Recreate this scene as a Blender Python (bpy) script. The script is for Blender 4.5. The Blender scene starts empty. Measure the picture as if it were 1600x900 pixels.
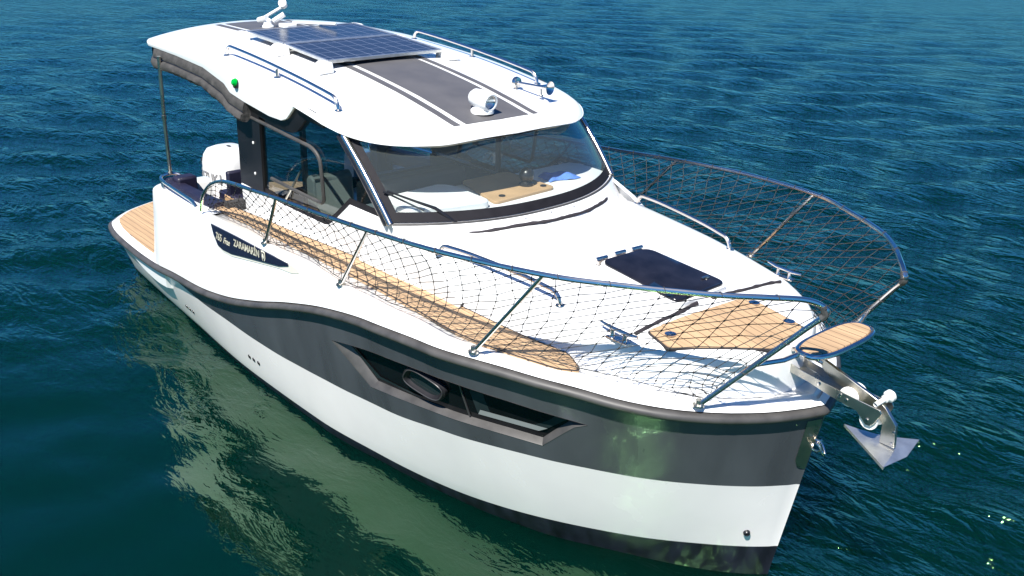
import bpy, bmesh, math, random
import numpy as np
from mathutils import Vector, Matrix
from mathutils.geometry import delaunay_2d_cdt
random.seed(7)
C = bpy.context.scene.collection
scene = bpy.context.scene
# ------------------------------------------------------------------ camera
cam_d = bpy.data.cameras.new('camera')
cam_d.sensor_width = 36.0
cam_d.lens = 1500.99 / 1600 * 36
cam_d.clip_start, cam_d.clip_end = 0.1, 5000
cam = bpy.data.objects.new('camera', cam_d)
C.objects.link(cam)
scene.camera = cam
def cam_axes(yaw, pitch, roll):
    f = Vector((math.cos(yaw)*math.cos(pitch), math.sin(yaw)*math.cos(pitch), math.sin(pitch)))
    r = Vector((math.sin(yaw), -math.cos(yaw), 0)); u = r.cross(f)
    return r*math.cos(roll)+u*math.sin(roll), -r*math.sin(roll)+u*math.cos(roll), f
cr, cu, cf = cam_axes(2.42691, -0.38449, 0.02079)
cam.matrix_world = Matrix(((cr.x, cu.x, -cf.x, 9.27831), (cr.y, cu.y, -cf.y, -3.95394),
                           (cr.z, cu.z, -cf.z, 3.45526), (0, 0, 0, 1)))
# ------------------------------------------------------------------ light
SUN_EL, SUN_AZ = math.radians(56), math.radians(157)     # azimuth clockwise from +Y
world = bpy.data.worlds.new('World'); scene.world = world; world.use_nodes = True
wn = world.node_tree.nodes; wl = world.node_tree.links
sky = wn.new('ShaderNodeTexSky'); sky.sky_type = 'NISHITA'; sky.sun_disc = False
sky.sun_elevation = SUN_EL; sky.sun_rotation = SUN_AZ
sky.dust_density = 0.0; sky.ozone_density = 7.0; sky.air_density = 1.0
tint = wn.new('ShaderNodeMix'); tint.data_type = 'RGBA'; tint.blend_type = 'MULTIPLY'; tint.inputs[0].default_value = 1
tint.inputs[7].default_value = (.17, .57, .94, 1)        # clear, deep blue sky
wl.new(sky.outputs[0], tint.inputs[6]); wl.new(tint.outputs[2], wn['Background'].inputs[0]); wn['Background'].inputs[1].default_value = 0.070
sd = bpy.data.lights.new('sun', 'SUN'); sd.energy = 5.0; sd.angle = math.radians(0.5); sd.color = (1, .965, .9)
sun = bpy.data.objects.new('sun', sd); C.objects.link(sun)
to_sun = Vector((math.sin(SUN_AZ)*math.cos(SUN_EL), math.cos(SUN_AZ)*math.cos(SUN_EL), math.sin(SUN_EL)))
sun.rotation_euler = to_sun.to_track_quat('Z', 'Y').to_euler(); sun.location = to_sun*40
vs = scene.view_settings
vs.view_transform = 'Standard'; vs.look = 'None'; vs.exposure = 0.84; vs.gamma = 1; vs.use_curve_mapping = False

# ------------------------------------------------------------------ materials
def new_mat(name):
    m = bpy.data.materials.new(name); m.use_nodes = True
    return m, m.node_tree.nodes, m.node_tree.links, m.node_tree.nodes['Principled BSDF']
def simple(name, col, rough=.4, metal=0, var=.12, scale=6., coat=0, bump=0., bscale=200., stretch=None):
    """plain paint / metal / rubber with a little uneven wear in colour and gloss"""
    m, n, l, p = new_mat(name)
    tc = n.new('ShaderNodeTexCoord'); nz = n.new('ShaderNodeTexNoise')
    nz.inputs['Scale'].default_value = scale; nz.inputs['Detail'].default_value = 6
    if stretch:
        mp = n.new('ShaderNodeMapping'); mp.inputs['Scale'].default_value = stretch
        l.new(tc.outputs['Object'], mp.inputs[0]); l.new(mp.outputs[0], nz.inputs['Vector'])
    else: l.new(tc.outputs['Object'], nz.inputs['Vector'])
    rp = n.new('ShaderNodeValToRGB'); l.new(nz.outputs[0], rp.inputs[0])
    a = [c*(1-var) for c in col]; b = [min(1, c*(1+var)) for c in col]
    rp.color_ramp.elements[0].position = .3; rp.color_ramp.elements[1].position = .7
    rp.color_ramp.elements[0].color = (*a, 1); rp.color_ramp.elements[1].color = (*b, 1)
    l.new(rp.outputs[0], p.inputs['Base Color'])
    mr = n.new('ShaderNodeMapRange'); l.new(nz.outputs[0], mr.inputs[0])
    mr.inputs[3].default_value = rough*.8; mr.inputs[4].default_value = min(1, rough*1.25)
    l.new(mr.outputs[0], p.inputs['Roughness'])
    p.inputs['Metallic'].default_value = metal
    p.inputs['Coat Weight'].default_value = coat
    if bump:
        nb = n.new('ShaderNodeTexNoise'); nb.inputs['Scale'].default_value = bscale
        l.new(tc.outputs['Object'], nb.inputs['Vector'])
        bp = n.new('ShaderNodeBump'); bp.inputs['Strength'].default_value = bump; bp.inputs['Distance'].default_value = .01
        l.new(nb.outputs[0], bp.inputs['Height']); l.new(bp.outputs[0], p.inputs['Normal'])
    return m
def glass(name, tint, rough=.0, refl=1.0, reflect_veil=None):
    """thin pane: tinted see-through with a fresnel reflection"""
    m, n, l, p = new_mat(name); n.remove(p)
    tr = n.new('ShaderNodeBsdfTransparent'); tr.inputs[0].default_value = (*tint, 1)
    gl = n.new('ShaderNodeBsdfGlossy'); gl.inputs['Roughness'].default_value = rough
    gl.inputs[0].default_value = (refl, refl, refl, 1)
    fr = n.new('ShaderNodeFresnel'); ge = n.new('ShaderNodeNewGeometry')      # a thin pane mirrors alike from both sides
    io = n.new('ShaderNodeMapRange'); io.inputs[3].default_value = 1.5; io.inputs[4].default_value = 1/1.5
    l.new(ge.outputs['Backfacing'], io.inputs[0]); l.new(io.outputs[0], fr.inputs[0])
    mx = n.new('ShaderNodeMixShader'); l.new(fr.outputs[0], mx.inputs[0])
    l.new(tr.outputs[0], mx.inputs[1]); l.new(gl.outputs[0], mx.inputs[2])
    out = n['Material Output']
    if reflect_veil:  # even diffuse veil: reflected haze over the pane, put in as colour
        df = n.new('ShaderNodeBsdfDiffuse'); df.inputs[0].default_value = (*reflect_veil[0], 1)
        m2 = n.new('ShaderNodeMixShader'); m2.inputs[0].default_value = reflect_veil[1]
        l.new(mx.outputs[0], m2.inputs[1]); l.new(df.outputs[0], m2.inputs[2]); l.new(m2.outputs[0], out.inputs[0])
    else: l.new(mx.outputs[0], out.inputs[0])
    return m
def teak(name, pitch=.055, axis=1, col=(.47, .31, .175)):
    """foam-teak decking: pale tan strips with fine dark caulking lines"""
    m, n, l, p = new_mat(name)
    tc = n.new('ShaderNodeTexCoord'); sx = n.new('ShaderNodeSeparateXYZ'); l.new(tc.outputs['Object'], sx.inputs[0])
    md = n.new('ShaderNodeMath'); md.operation = 'PINGPONG'; md.inputs[1].default_value = pitch/2
    l.new(sx.outputs[axis], md.inputs[0])
    lt = n.new('ShaderNodeMath'); lt.operation = 'LESS_THAN'; lt.inputs[1].default_value = .0022
    l.new(md.outputs[0], lt.inputs[0])
    nz = n.new('ShaderNodeTexNoise'); nz.inputs['Scale'].default_value = 9; nz.inputs['Detail'].default_value = 8
    mp = n.new('ShaderNodeMapping'); mp.inputs['Scale'].default_value = (.5, 6, 1) if axis == 1 else (6, .5, 1)
    l.new(tc.outputs['Object'], mp.inputs[0]); l.new(mp.outputs[0], nz.inputs['Vector'])
    rp = n.new('ShaderNodeValToRGB'); l.new(nz.outputs[0], rp.inputs[0])
    rp.color_ramp.elements[0].position = .3; rp.color_ramp.elements[1].position = .75
    rp.color_ramp.elements[0].color = (*[c*.86 for c in col], 1); rp.color_ramp.elements[1].color = (*[c*1.1 for c in col], 1)
    mx = n.new('ShaderNodeMix'); mx.data_type = 'RGBA'
    dv = n.new('ShaderNodeMath'); dv.operation = 'MULTIPLY_ADD'; dv.inputs[1].default_value = 1/pitch; dv.inputs[2].default_value = .5; l.new(sx.outputs[axis], dv.inputs[0])
    fl = n.new('ShaderNodeMath'); fl.operation = 'FLOOR'; l.new(dv.outputs[0], fl.inputs[0])
    wt = n.new('ShaderNodeTexWhiteNoise'); wt.noise_dimensions = '1D'; l.new(fl.outputs[0], wt.inputs['W'])
    va = n.new('ShaderNodeMapRange'); va.inputs[3].default_value = .88; va.inputs[4].default_value = 1.08; l.new(wt.outputs['Value'], va.inputs[0])
    hs = n.new('ShaderNodeHueSaturation'); l.new(rp.outputs[0], hs.inputs['Color']); l.new(va.outputs[0], hs.inputs['Value'])
    l.new(lt.outputs[0], mx.inputs[0]); l.new(hs.outputs[0], mx.inputs[6]); mx.inputs[7].default_value = (.11, .07, .04, 1)
    l.new(mx.outputs[2], p.inputs['Base Color']); p.inputs['Roughness'].default_value = .75
    return m
M = {}
M['gel'] = simple('white_gelcoat', (.80, .80, .79), .22, var=.015, scale=2, coat=.3)
M['gel_low'] = simple('white_hull_paint', (.84, .78, .76), .25, var=.03, scale=3, coat=.3)
M['gray'] = simple('dark_grey_hull', (.066, .070, .079), .28, var=.20, scale=2.2, coat=.3, stretch=(2, 2, .45))
M['anti'] = simple('navy_antifouling', (.014, .015, .026), .3, var=.6, scale=3, stretch=(4, 4, .5))
M['rubber'] = simple('rub_rail_rubber', (.056, .053, .051), .5, var=.3, scale=8)
M['steel'] = simple('polished_steel', (.70, .65, .60), .2, 1, var=.05)
M['dullsteel'] = simple('dull_steel', (.60, .57, .50), .28, 1, var=.12, scale=12)
M['galv'] = simple('galvanised_steel', (.68, .68, .66), .33, .88, var=.14, scale=14)
M['black'] = simple('black_trim', (.012, .012, .014), .3, var=.2)
M['blackfab'] = simple('black_cord_cover', (.025, .02, .024), .8, var=.3, scale=30)
M['navy'] = simple('navy_vinyl', (.012, .011, .03), .5, var=.25, scale=12)
M['canvas'] = simple('grey_canvas', (.048, .045, .043), .9, var=.35, scale=13, bump=.6, bscale=40)
M['film'] = simple('grey_roof_film', (.095, .092, .095), .5, var=.10, scale=5)
M['teak_x'] = teak('teak_deck_lengthwise', .052, 1)
M['teak_w'] = teak('teak_walkway', .036, 1)
M['teak_plain'] = simple('teak_panel', (.46, .29, .15), .7, var=.10, scale=7)
M['ws'] = glass('windscreen_glass', (.92, .96, .95), reflect_veil=((.30, .35, .33), .09))
M['sideglass'] = glass('tinted_side_glass', (.32, .38, .39))
M['hullglass'] = simple('dark_hull_glass', (.006, .007, .008), .06, var=.2)
M['pane'] = simple('grey_reflecting_pane', (.02, .03, .032), .05, var=.3)
M['hatchglass'] = simple('smoked_acrylic', (.012, .012, .017), .12, var=.35, scale=9)
M['frit'] = simple('black_windscreen_border', (.014, .013, .016), .7, var=.25, scale=14)
M['frit'].node_tree.nodes['Principled BSDF'].inputs['Specular IOR Level'].default_value = .2
M['lining'] = simple('cabin_lining', (.30, .28, .24), .7)
M['dash'] = simple('white_dashboard', (.80, .80, .79), .45, var=.02)
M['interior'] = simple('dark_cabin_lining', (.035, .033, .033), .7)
M['beige'] = simple('beige_upholstery', (.60, .57, .50), .6, var=.06)
M['greyseat'] = simple('grey_upholstery', (.24, .25, .25), .6, var=.06)
M['white_pl'] = simple('white_plastic', (.78, .78, .76), .35, var=.03)
M['cord'] = simple('net_cord', (.048, .048, .047), .7, var=.3, scale=40)
M['knot'] = simple('net_knot', (.012, .010, .010), .8)
M['green'] = simple('green_lamp', (.0, .32, .03), .12)
M['cloth'] = simple('blue_cloth', (.10, .22, .62), .8, var=.2, scale=20)
M['cream'] = simple('cream_lettering', (.80, .76, .62), .5, var=.03)
M['greytext'] = simple('grey_lettering', (.36, .36, .37), .5, var=.03)
M['accent'] = simple('dark_cowl_accent', (.05, .048, .05), .35)
M['badge'] = simple('navy_badge', (.010, .012, .028), .25)
M['shelf'] = simple('cream_shelf', (.62, .60, .52), .4, var=.05)
def solar_mat():
    m, n, l, p = new_mat('solar_cells')
    tc = n.new('ShaderNodeTexCoord'); mp = n.new('ShaderNodeMapping'); l.new(tc.outputs['Object'], mp.inputs[0])
    sx = n.new('ShaderNodeSeparateXYZ'); l.new(mp.outputs[0], sx.inputs[0])
    def line(ax, pitch, w, off=0.):
        ad = n.new('ShaderNodeMath'); ad.inputs[1].default_value = off; l.new(sx.outputs[ax], ad.inputs[0])
        a = n.new('ShaderNodeMath'); a.operation = 'PINGPONG'; a.inputs[1].default_value = pitch/2; l.new(ad.outputs[0], a.inputs[0])
        b = n.new('ShaderNodeMath'); b.operation = 'LESS_THAN'; b.inputs[1].default_value = w; l.new(a.outputs[0], b.inputs[0]); return b
    def mix(f, c1, c2):
        mx = n.new('ShaderNodeMix'); mx.data_type = 'RGBA'; l.new(f.outputs[0], mx.inputs[0])
        if isinstance(c1, tuple): mx.inputs[6].default_value = c1
        else: l.new(c1.outputs[2], mx.inputs[6])
        mx.inputs[7].default_value = c2; return mx
    c = mix(line(0, .0145, .0011), (.022, .025, .038, 1), (.05, .055, .08, 1))
    c = mix(line(1, .106, .0028), c, (.16, .18, .24, 1))
    c = mix(line(0, .145, .0028, .0725), c, (.16, .18, .24, 1))
    l.new(c.outputs[2], p.inputs['Base Color']); p.inputs['Roughness'].default_value = .22; p.inputs['Specular IOR Level'].default_value = .3
    return m
M['solar'] = solar_mat()
def water_mat():
    m, n, l, p = new_mat('sea_water')
    geo = n.new('ShaderNodeNewGeometry')
    def noise(scale, stretch, rot, detail, dist=0.):
        mp = n.new('ShaderNodeMapping'); mp.inputs['Rotation'].default_value = (0, 0, rot)
        mp.inputs['Scale'].default_value = (scale*stretch, scale, scale)
        l.new(geo.outputs['Position'], mp.inputs[0])
        z = n.new('ShaderNodeTexNoise'); z.inputs['Scale'].default_value = 1; z.inputs['Detail'].default_value = detail
        z.inputs['Distortion'].default_value = dist; z.inputs['Roughness'].default_value = .55
        l.new(mp.outputs[0], z.inputs['Vector']); return z
    a = noise(4.3, .45, math.radians(-52), 4, .6)
    b = noise(14., .45, math.radians(-40), 3, .4)
    # calm lee on the boat's near side: fewer small ripples there
    att = n.new('ShaderNodeAttribute'); att.attribute_name = 'rough'
    m1 = n.new('ShaderNodeMath'); m1.operation = 'MULTIPLY'; l.new(b.outputs[0], m1.inputs[0]); m1.inputs[1].default_value = .30
    ad = n.new('ShaderNodeMath'); l.new(a.outputs[0], ad.inputs[0]); l.new(m1.outputs[0], ad.inputs[1])
    ml = n.new('ShaderNodeMath'); ml.operation = 'MULTIPLY'; l.new(ad.outputs[0], ml.inputs[0]); l.new(att.outputs['Fac'], ml.inputs[1])
    bp = n.new('ShaderNodeBump'); bp.inputs['Strength'].default_value = 1.0; bp.inputs['Distance'].default_value = .10
    l.new(ml.outputs[0], bp.inputs['Height']); l.new(bp.outputs[0], p.inputs['Normal'])
    big = noise(.12, 1, 0, 2)
    rp = n.new('ShaderNodeValToRGB'); l.new(big.outputs[0], rp.inputs[0])
    rp.color_ramp.elements[0].position = .3; rp.color_ramp.elements[1].position = .7
    rp.color_ramp.elements[0].color = (.0001, .0088, .0056, 1); rp.color_ramp.elements[1].color = (.0001, .0112, .0084, 1)
    l.new(rp.outputs[0], p.inputs['Base Color'])
    fa = n.new('ShaderNodeAttribute'); fa.attribute_name = 'far'      # unresolved ripples far off
    fr = n.new('ShaderNodeMapRange'); l.new(fa.outputs['Fac'], fr.inputs[0]); fr.inputs[3].default_value = .05; fr.inputs[4].default_value = .14
    l.new(fr.outputs[0], p.inputs['Roughness']); p.inputs['IOR'].default_value = 1.86
    p.inputs['Specular Tint'].default_value = (.45, 1, .40, 1)
    p.subsurface_method = 'BURLEY'; p.inputs['Subsurface Weight'].default_value = 1     # light spreads under the surface
    p.inputs['Subsurface Radius'].default_value = (.7, 1, 1); p.inputs['Subsurface Scale'].default_value = 1.6
    return m
M['water'] = water_mat()

# ------------------------------------------------------------------ mesh helpers
class MB:
    def __init__(s): s.v = []; s.f = []; s.m = []
    def add(s, verts, faces, mi=0):
        o = len(s.v); s.v += [tuple(p) for p in verts]
        s.f += [tuple(i+o for i in f) for f in faces]; s.m += [mi]*len(faces)
    def grid(s, rows, mi=0, closed=False, flip=False):
        nr, nc = len(rows), len(rows[0]); fs = []
        for i in range(nr-1):
            for j in range(nc if closed else nc-1):
                a, b, c, d = i*nc+j, i*nc+(j+1) % nc, (i+1)*nc+(j+1) % nc, (i+1)*nc+j
                fs.append((a, d, c, b) if flip else (a, b, c, d))
        s.add([p for r in rows for p in r], fs, mi)
    def tube(s, pts, r, n=10, closed=False, mi=0, caps=True, flat=1.0):
        pts = [Vector(p) for p in pts]; N = len(pts)
        rr = r if isinstance(r, (list, tuple)) else [r]*N
        tang = []
        for i in range(N):
            a = pts[(i-1) % N] if (closed or i > 0) else pts[i]; b = pts[(i+1) % N] if (closed or i < N-1) else pts[i]
            tang.append((b-a).normalized())
        up = Vector((0, 0, 1)) if abs(tang[0].z) < .9 else Vector((1, 0, 0))
        x = tang[0].cross(up).normalized(); rings = []
        for i in range(N):
            x = (x - tang[i]*x.dot(tang[i])).normalized(); y = tang[i].cross(x)
            rings.append([pts[i]+rr[i]*(x*math.cos(2*math.pi*k/n)*flat+y*math.sin(2*math.pi*k/n)) for k in range(n)])
        if closed: rings.append(rings[0])
        s.grid(rings, mi, closed=True)
        if caps and not closed:
            o = len(s.v); s.v += [tuple(p) for p in rings[0]]+[tuple(p) for p in rings[-1]]
            s.f.append(tuple(o+k for k in range(n))[::-1]); s.f.append(tuple(o+n+k for k in range(n))); s.m += [mi]*2
    def box(s, c, size, rot=None, mi=0):
        x, y, z = [a/2 for a in size]; c = Vector(c)
        vs_ = [Vector((sx*x, sy*y, sz*z)) for sz in (-1, 1) for sx, sy in ((-1, -1), (1, -1), (1, 1), (-1, 1))]
        if rot is not None: vs_ = [rot @ v for v in vs_]
        s.add([v+c for v in vs_], [(3, 2, 1, 0), (4, 5, 6, 7), (0, 1, 5, 4), (1, 2, 6, 5), (2, 3, 7, 6), (3, 0, 4, 7)], mi)
    def lathe(s, prof, origin, axis=(0, 0, 1), n=24, mi=0):
        q = Vector((0, 0, 1)).rotation_difference(Vector(axis).normalized()); o = Vector(origin)
        s.grid([[q @ Vector((r*math.cos(2*math.pi*k/n), r*math.sin(2*math.pi*k/n), z))+o for k in range(n)] for r, z in prof], mi, closed=True)
    def slab(s, top, bot, mi=0):
        """closed prism between two matching rings"""
        n = len(top)
        s.add(list(top)+list(bot), [tuple(range(n)), tuple(range(n, 2*n))[::-1]] +
              [(i, i+n, (i+1) % n+n, (i+1) % n) for i in range(n)], mi)
def build(name, mb, mats, parent=None, smooth=35, bevel=0., seg=2, loc=None):
    me = bpy.data.meshes.new(name)
    me.from_pydata([tuple(v) for v in mb.v], [], mb.f)
    for m in (mats if isinstance(mats, (list, tuple)) else [mats]): me.materials.append(m)
    me.polygons.foreach_set('material_index', mb.m)
    bm = bmesh.new(); bm.from_mesh(me)
    bmesh.ops.remove_doubles(bm, verts=bm.verts, dist=1e-5)
    bmesh.ops.recalc_face_normals(bm, faces=bm.faces); bm.to_mesh(me); bm.free()
    me.polygons.foreach_set('use_smooth', [True]*len(me.polygons))
    if smooth: me.set_sharp_from_angle(angle=math.radians(smooth))
    me.update()
    o = bpy.data.objects.new(name, me); C.objects.link(o)
    if parent: o.parent = parent
    if loc: o.location = loc
    if bevel:
        bv = o.modifiers.new('bevel', 'BEVEL'); bv.width = bevel; bv.segments = seg; bv.limit_method = 'ANGLE'
        bv.angle_limit = math.radians(40); bv.harden_normals = False
    return o
def empty(name, loc=(0, 0, 0), parent=None):
    o = bpy.data.objects.new(name, None); C.objects.link(o); o.location = loc
    o.empty_display_size = .2
    if parent: o.parent = parent
    return o
def tag(o, label=None, cat=None, kind=None, group=None):
    if label: o['label'] = label
    if cat: o['category'] = cat
    if kind: o['kind'] = kind
    if group: o['group'] = group
def pchip(xs, ys):
    xs = np.array(xs, float); ys = np.array(ys, float); h = np.diff(xs); d = np.diff(ys)/h
    m = np.zeros(len(xs)); m[0] = d[0]; m[-1] = d[-1]
    for i in range(1, len(xs)-1):
        if d[i-1]*d[i] > 0:
            w1, w2 = 2*h[i]+h[i-1], h[i]+2*h[i-1]; m[i] = (w1+w2)/(w1/d[i-1]+w2/d[i])
    def f(x):
        x = min(max(x, xs[0]), xs[-1]); i = min(max(int(np.searchsorted(xs, x))-1, 0), len(h)-1)
        t = (x-xs[i])/h[i]
        return float((1+2*t)*(1-t)**2*ys[i]+t*(1-t)**2*h[i]*m[i]+t*t*(3-2*t)*ys[i+1]+t*t*(t-1)*h[i]*m[i+1])
    return f
def catmull(pts, k=8, closed=False):
    pts = [Vector(p) for p in pts]; n = len(pts); out = []
    for i in range(n if closed else n-1):
        if closed: p0, p1, p2, p3 = pts[i-1], pts[i], pts[(i+1) % n], pts[(i+2) % n]
        else: p0, p1, p2, p3 = pts[max(i-1, 0)], pts[i], pts[i+1], pts[min(i+2, n-1)]
        for j in range(k):
            t = j/k
            out.append(.5*((2*p1)+(p2-p0)*t+(2*p0-5*p1+4*p2-p3)*t*t+(3*p1-p0-3*p2+p3)*t**3))
    if not closed: out.append(pts[-1])
    return out
def round_poly(pts, r, k=5):
    """plan polygon (list of 2D/3D) with rounded corners"""
    pts = [Vector(p) for p in pts]; out = []; n = len(pts)
    for i in range(n):
        a, b, c = pts[i-1], pts[i], pts[(i+1) % n]
        rr = min(r, (a-b).length*.45, (c-b).length*.45)
        p, q = b+(a-b).normalized()*rr, b+(c-b).normalized()*rr
        for j in range(k+1):
            t = j/k; out.append((1-t)**2*p+2*t*(1-t)*b+t*t*q)
    return out
def cdt_patch(outline, step, fn):
    """triangulated patch inside a plan outline that follows the height function fn(x, y) -> point"""
    pts = [Vector((p[0], p[1])) for p in outline]; n = len(pts); allp = list(pts)
    poly = [(p.x, p.y) for p in pts]
    x0, x1 = min(p[0] for p in poly), max(p[0] for p in poly); y0, y1 = min(p[1] for p in poly), max(p[1] for p in poly)
    def inside(p):
        c = False
        for i in range(n):
            (ax, ay), (bx_, by_) = poly[i], poly[i-1]
            if (ay > p[1]) != (by_ > p[1]) and p[0] < (bx_-ax)*(p[1]-ay)/(by_-ay)+ax: c = not c
        return c
    i = x0+step/2
    while i < x1:
        j = y0+step/2
        while j < y1:
            if inside((i, j)): allp.append(Vector((i, j)))
            j += step
        i += step
    V, E, F = delaunay_2d_cdt(allp, [(k, (k+1) % n) for k in range(n)], [], 1, 1e-6)[:3]
    return [fn(p.x, p.y) for p in V], [tuple(f) for f in F]
def patch_slab(mb, outline, step, top_fn, bot_fn, mi=0):
    v, f = cdt_patch(outline, step, top_fn); mb.add(v, f, mi); n = len(outline)
    mb.add([top_fn(*p[:2]) for p in outline]+[bot_fn(*p[:2]) for p in outline], [(i, i+n, (i+1) % n+n, (i+1) % n) for i in range(n)], mi)
def mir(pts): return [(p[0], -p[1], p[2]) for p in pts]
def text_mesh(name, body, size, mat, parent, origin, xdir, up, shear=0., sx=1., extrude=.001, spacing=1., fit=None, offset=0.):
    cu_ = bpy.data.curves.new(name, 'FONT'); cu_.body = body; cu_.size = size; cu_.shear = shear; cu_.extrude = extrude
    cu_.space_character = spacing; cu_.offset = offset
    t = bpy.data.objects.new(name, cu_); C.objects.link(t)
    dg = bpy.context.evaluated_depsgraph_get()
    me = bpy.data.meshes.new_from_object(t.evaluated_get(dg)); me.name = name
    bpy.data.objects.remove(t); bpy.data.curves.remove(cu_)
    X = Vector(xdir).normalized(); Z = X.cross(Vector(up)).normalized(); Y = Z.cross(X)
    mat4 = Matrix(((X.x*sx, Y.x, Z.x, origin[0]), (X.y*sx, Y.y, Z.y, origin[1]), (X.z*sx, Y.z, Z.z, origin[2]), (0, 0, 0, 1)))
    me.transform(mat4)
    if fit:
        for v in me.vertices: v.co.y = fit(v.co)
    me.materials.clear(); me.materials.append(mat)
    o = bpy.data.objects.new(name, me); C.objects.link(o); o.parent = parent
    return o

# ------------------------------------------------------------------ the sea
def make_sea():
    N = 760; s = np.linspace(-1, 1, N); c = 6.; a = math.asinh(900/c)
    gx = 4+c*np.sinh(a*s); gy = -1+c*np.sinh(a*s)
    X, Y = np.meshgrid(gx, gy, indexing='ij')
    rng = np.random.default_rng(5); Z = np.zeros_like(X)
    for i in range(70):
        lam = .36*(1.7/.36)**rng.random(); th = math.radians(128)+rng.normal(0, .6)
        k = 2*math.pi/lam; amp = .0037*lam**.9
        sp = np.maximum(np.gradient(gx)[:, None], np.gradient(gy)[None, :])
        att = np.clip(1.6-sp/lam*4, 0, 1)
        Z += amp*att*np.sin(k*(math.cos(th)*X+math.sin(th)*Y)+rng.random()*6.28)
    # the boat shelters the water on its near side
    d = np.sqrt(((X-5.2)/5.6)**2+((Y+2.9)/3.4)**2)
    calm = np.clip((d-.35)/1.0, 0, 1); calm = calm*calm*(3-2*calm)
    Z *= .50+.50*calm
    me = bpy.data.meshes.new('sea')
    V = np.stack([X, Y, Z], -1).reshape(-1, 3)
    idx = np.arange(N*N).reshape(N, N)
    F = np.stack([idx[:-1, :-1], idx[1:, :-1], idx[1:, 1:], idx[:-1, 1:]], -1).reshape(-1, 4)
    me.vertices.add(len(V)); me.vertices.foreach_set('co', V.ravel())
    me.loops.add(F.size); me.loops.foreach_set('vertex_index', F.ravel())
    me.polygons.add(len(F)); me.polygons.foreach_set('loop_start', np.arange(0, F.size, 4))
    me.polygons.foreach_set('use_smooth', np.ones(len(F), bool))
    me.update(); me.validate()
    at = me.attributes.new('rough', 'FLOAT', 'POINT'); at.data.foreach_set('value', (.085+.915*calm+.9*np.clip((np.hypot(X-5, Y)-8)/45, 0, 1)).ravel().astype(np.float32))
    at = me.attributes.new('far', 'FLOAT', 'POINT')
    at.data.foreach_set('value', np.clip((np.hypot(X-5, Y)-8)/45, 0, 1).ravel().astype(np.float32))
    me.materials.append(M['water'])
    o = bpy.data.objects.new('sea', me); C.objects.link(o)
    tag(o, 'deep blue green rippled sea around the motor boat', kind='structure')
make_sea()

# ------------------------------------------------------------------ boat curves (metres: x forward, y to port, z up, waterline 0)
B = pchip([0.0, .1, .25, .5, 1, 2, 3, 4, 5, 5.5, 5.86, 6.11, 6.32, 6.52, 6.694, 6.842, 6.965, 7.03, 7.064, 7.1, 7.125],
          [1.02, 1.13, 1.18, 1.22, 1.25, 1.28, 1.30, 1.31, 1.31, 1.275, 1.175, 1.07, .955, .845, .712, .548, .362, .245, .17, .085, 0])
ZR = pchip([0, 1, 1.5, 2, 2.5, 3, 3.5, 4, 4.5, 5, 5.5, 5.9, 6.2, 6.5, 6.8, 7, 7.125], [.475, .48, .50, .555, .60, .685, .815, .97, 1.10, 1.185, 1.222, 1.225, 1.205, 1.175, 1.145, 1.125, 1.12])
YW = pchip([.15, 1.7, 3, 4, 4.66, 5.2, 5.67, 6.05, 6.38, 6.67, 6.8, 6.9, 6.935], [.97, 1.05, 1.115, 1.10, 1.02, .92, .78, .62, .43, .22, .118, .035, 0])
ZD = pchip([0, 1.5, 2.2, 2.75, 3.5, 5, 5.8, 6.3, 6.6, 6.8, 7, 7.3], [1.18, 1.19, 1.215, 1.255, 1.29, 1.30, 1.29, 1.265, 1.235, 1.21, 1.19, 1.18])
def hull(u, t, sy=-1, off=0.):
    def P(u, t):
        u = min(max(u, 0), 1); xr = 7.125*u; xw = .15+u*6.785
        yr = max(B(xr)-.028, 0) if u < 1 else 0; yw = YW(xw)
        return Vector((xw+(xr-xw)*t, yw+(yr-yw)*math.copysign(abs(t)**.8, t), ZR(xr)*t))
    p = P(u, t)
    if off:
        e = 1e-3; n = (P(u+e, t)-P(u-e, t)).cross(P(u, t+e)-P(u, t-e)).normalized()
        if n.y < 0: n = -n
        p = p+n*off
    return Vector((p.x, sy*p.y, p.z))
TB = pchip([0, .1, .25, .43, .568, .669, .752, .819, .875, .922, .962, 1], [.07, .08, .10, .082, .076, .076, .09, .117, .149, .174, .192, .196])
TWX = [.245, .260, .309, .392, .464, .530, .590, .642, .690, .772, .831, .880, .923, .958, .988, 1]
TW = pchip(TWX, [1, .928, .809, .712, .597, .523, .490, .469, .468, .512, .540, .562, .587, .598, .590, .582])

boat = empty('motor_boat', (0, 0, 0))
tag(boat, 'white and dark grey cabin motor boat with teak decks floating on the sea', 'boat')

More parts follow.
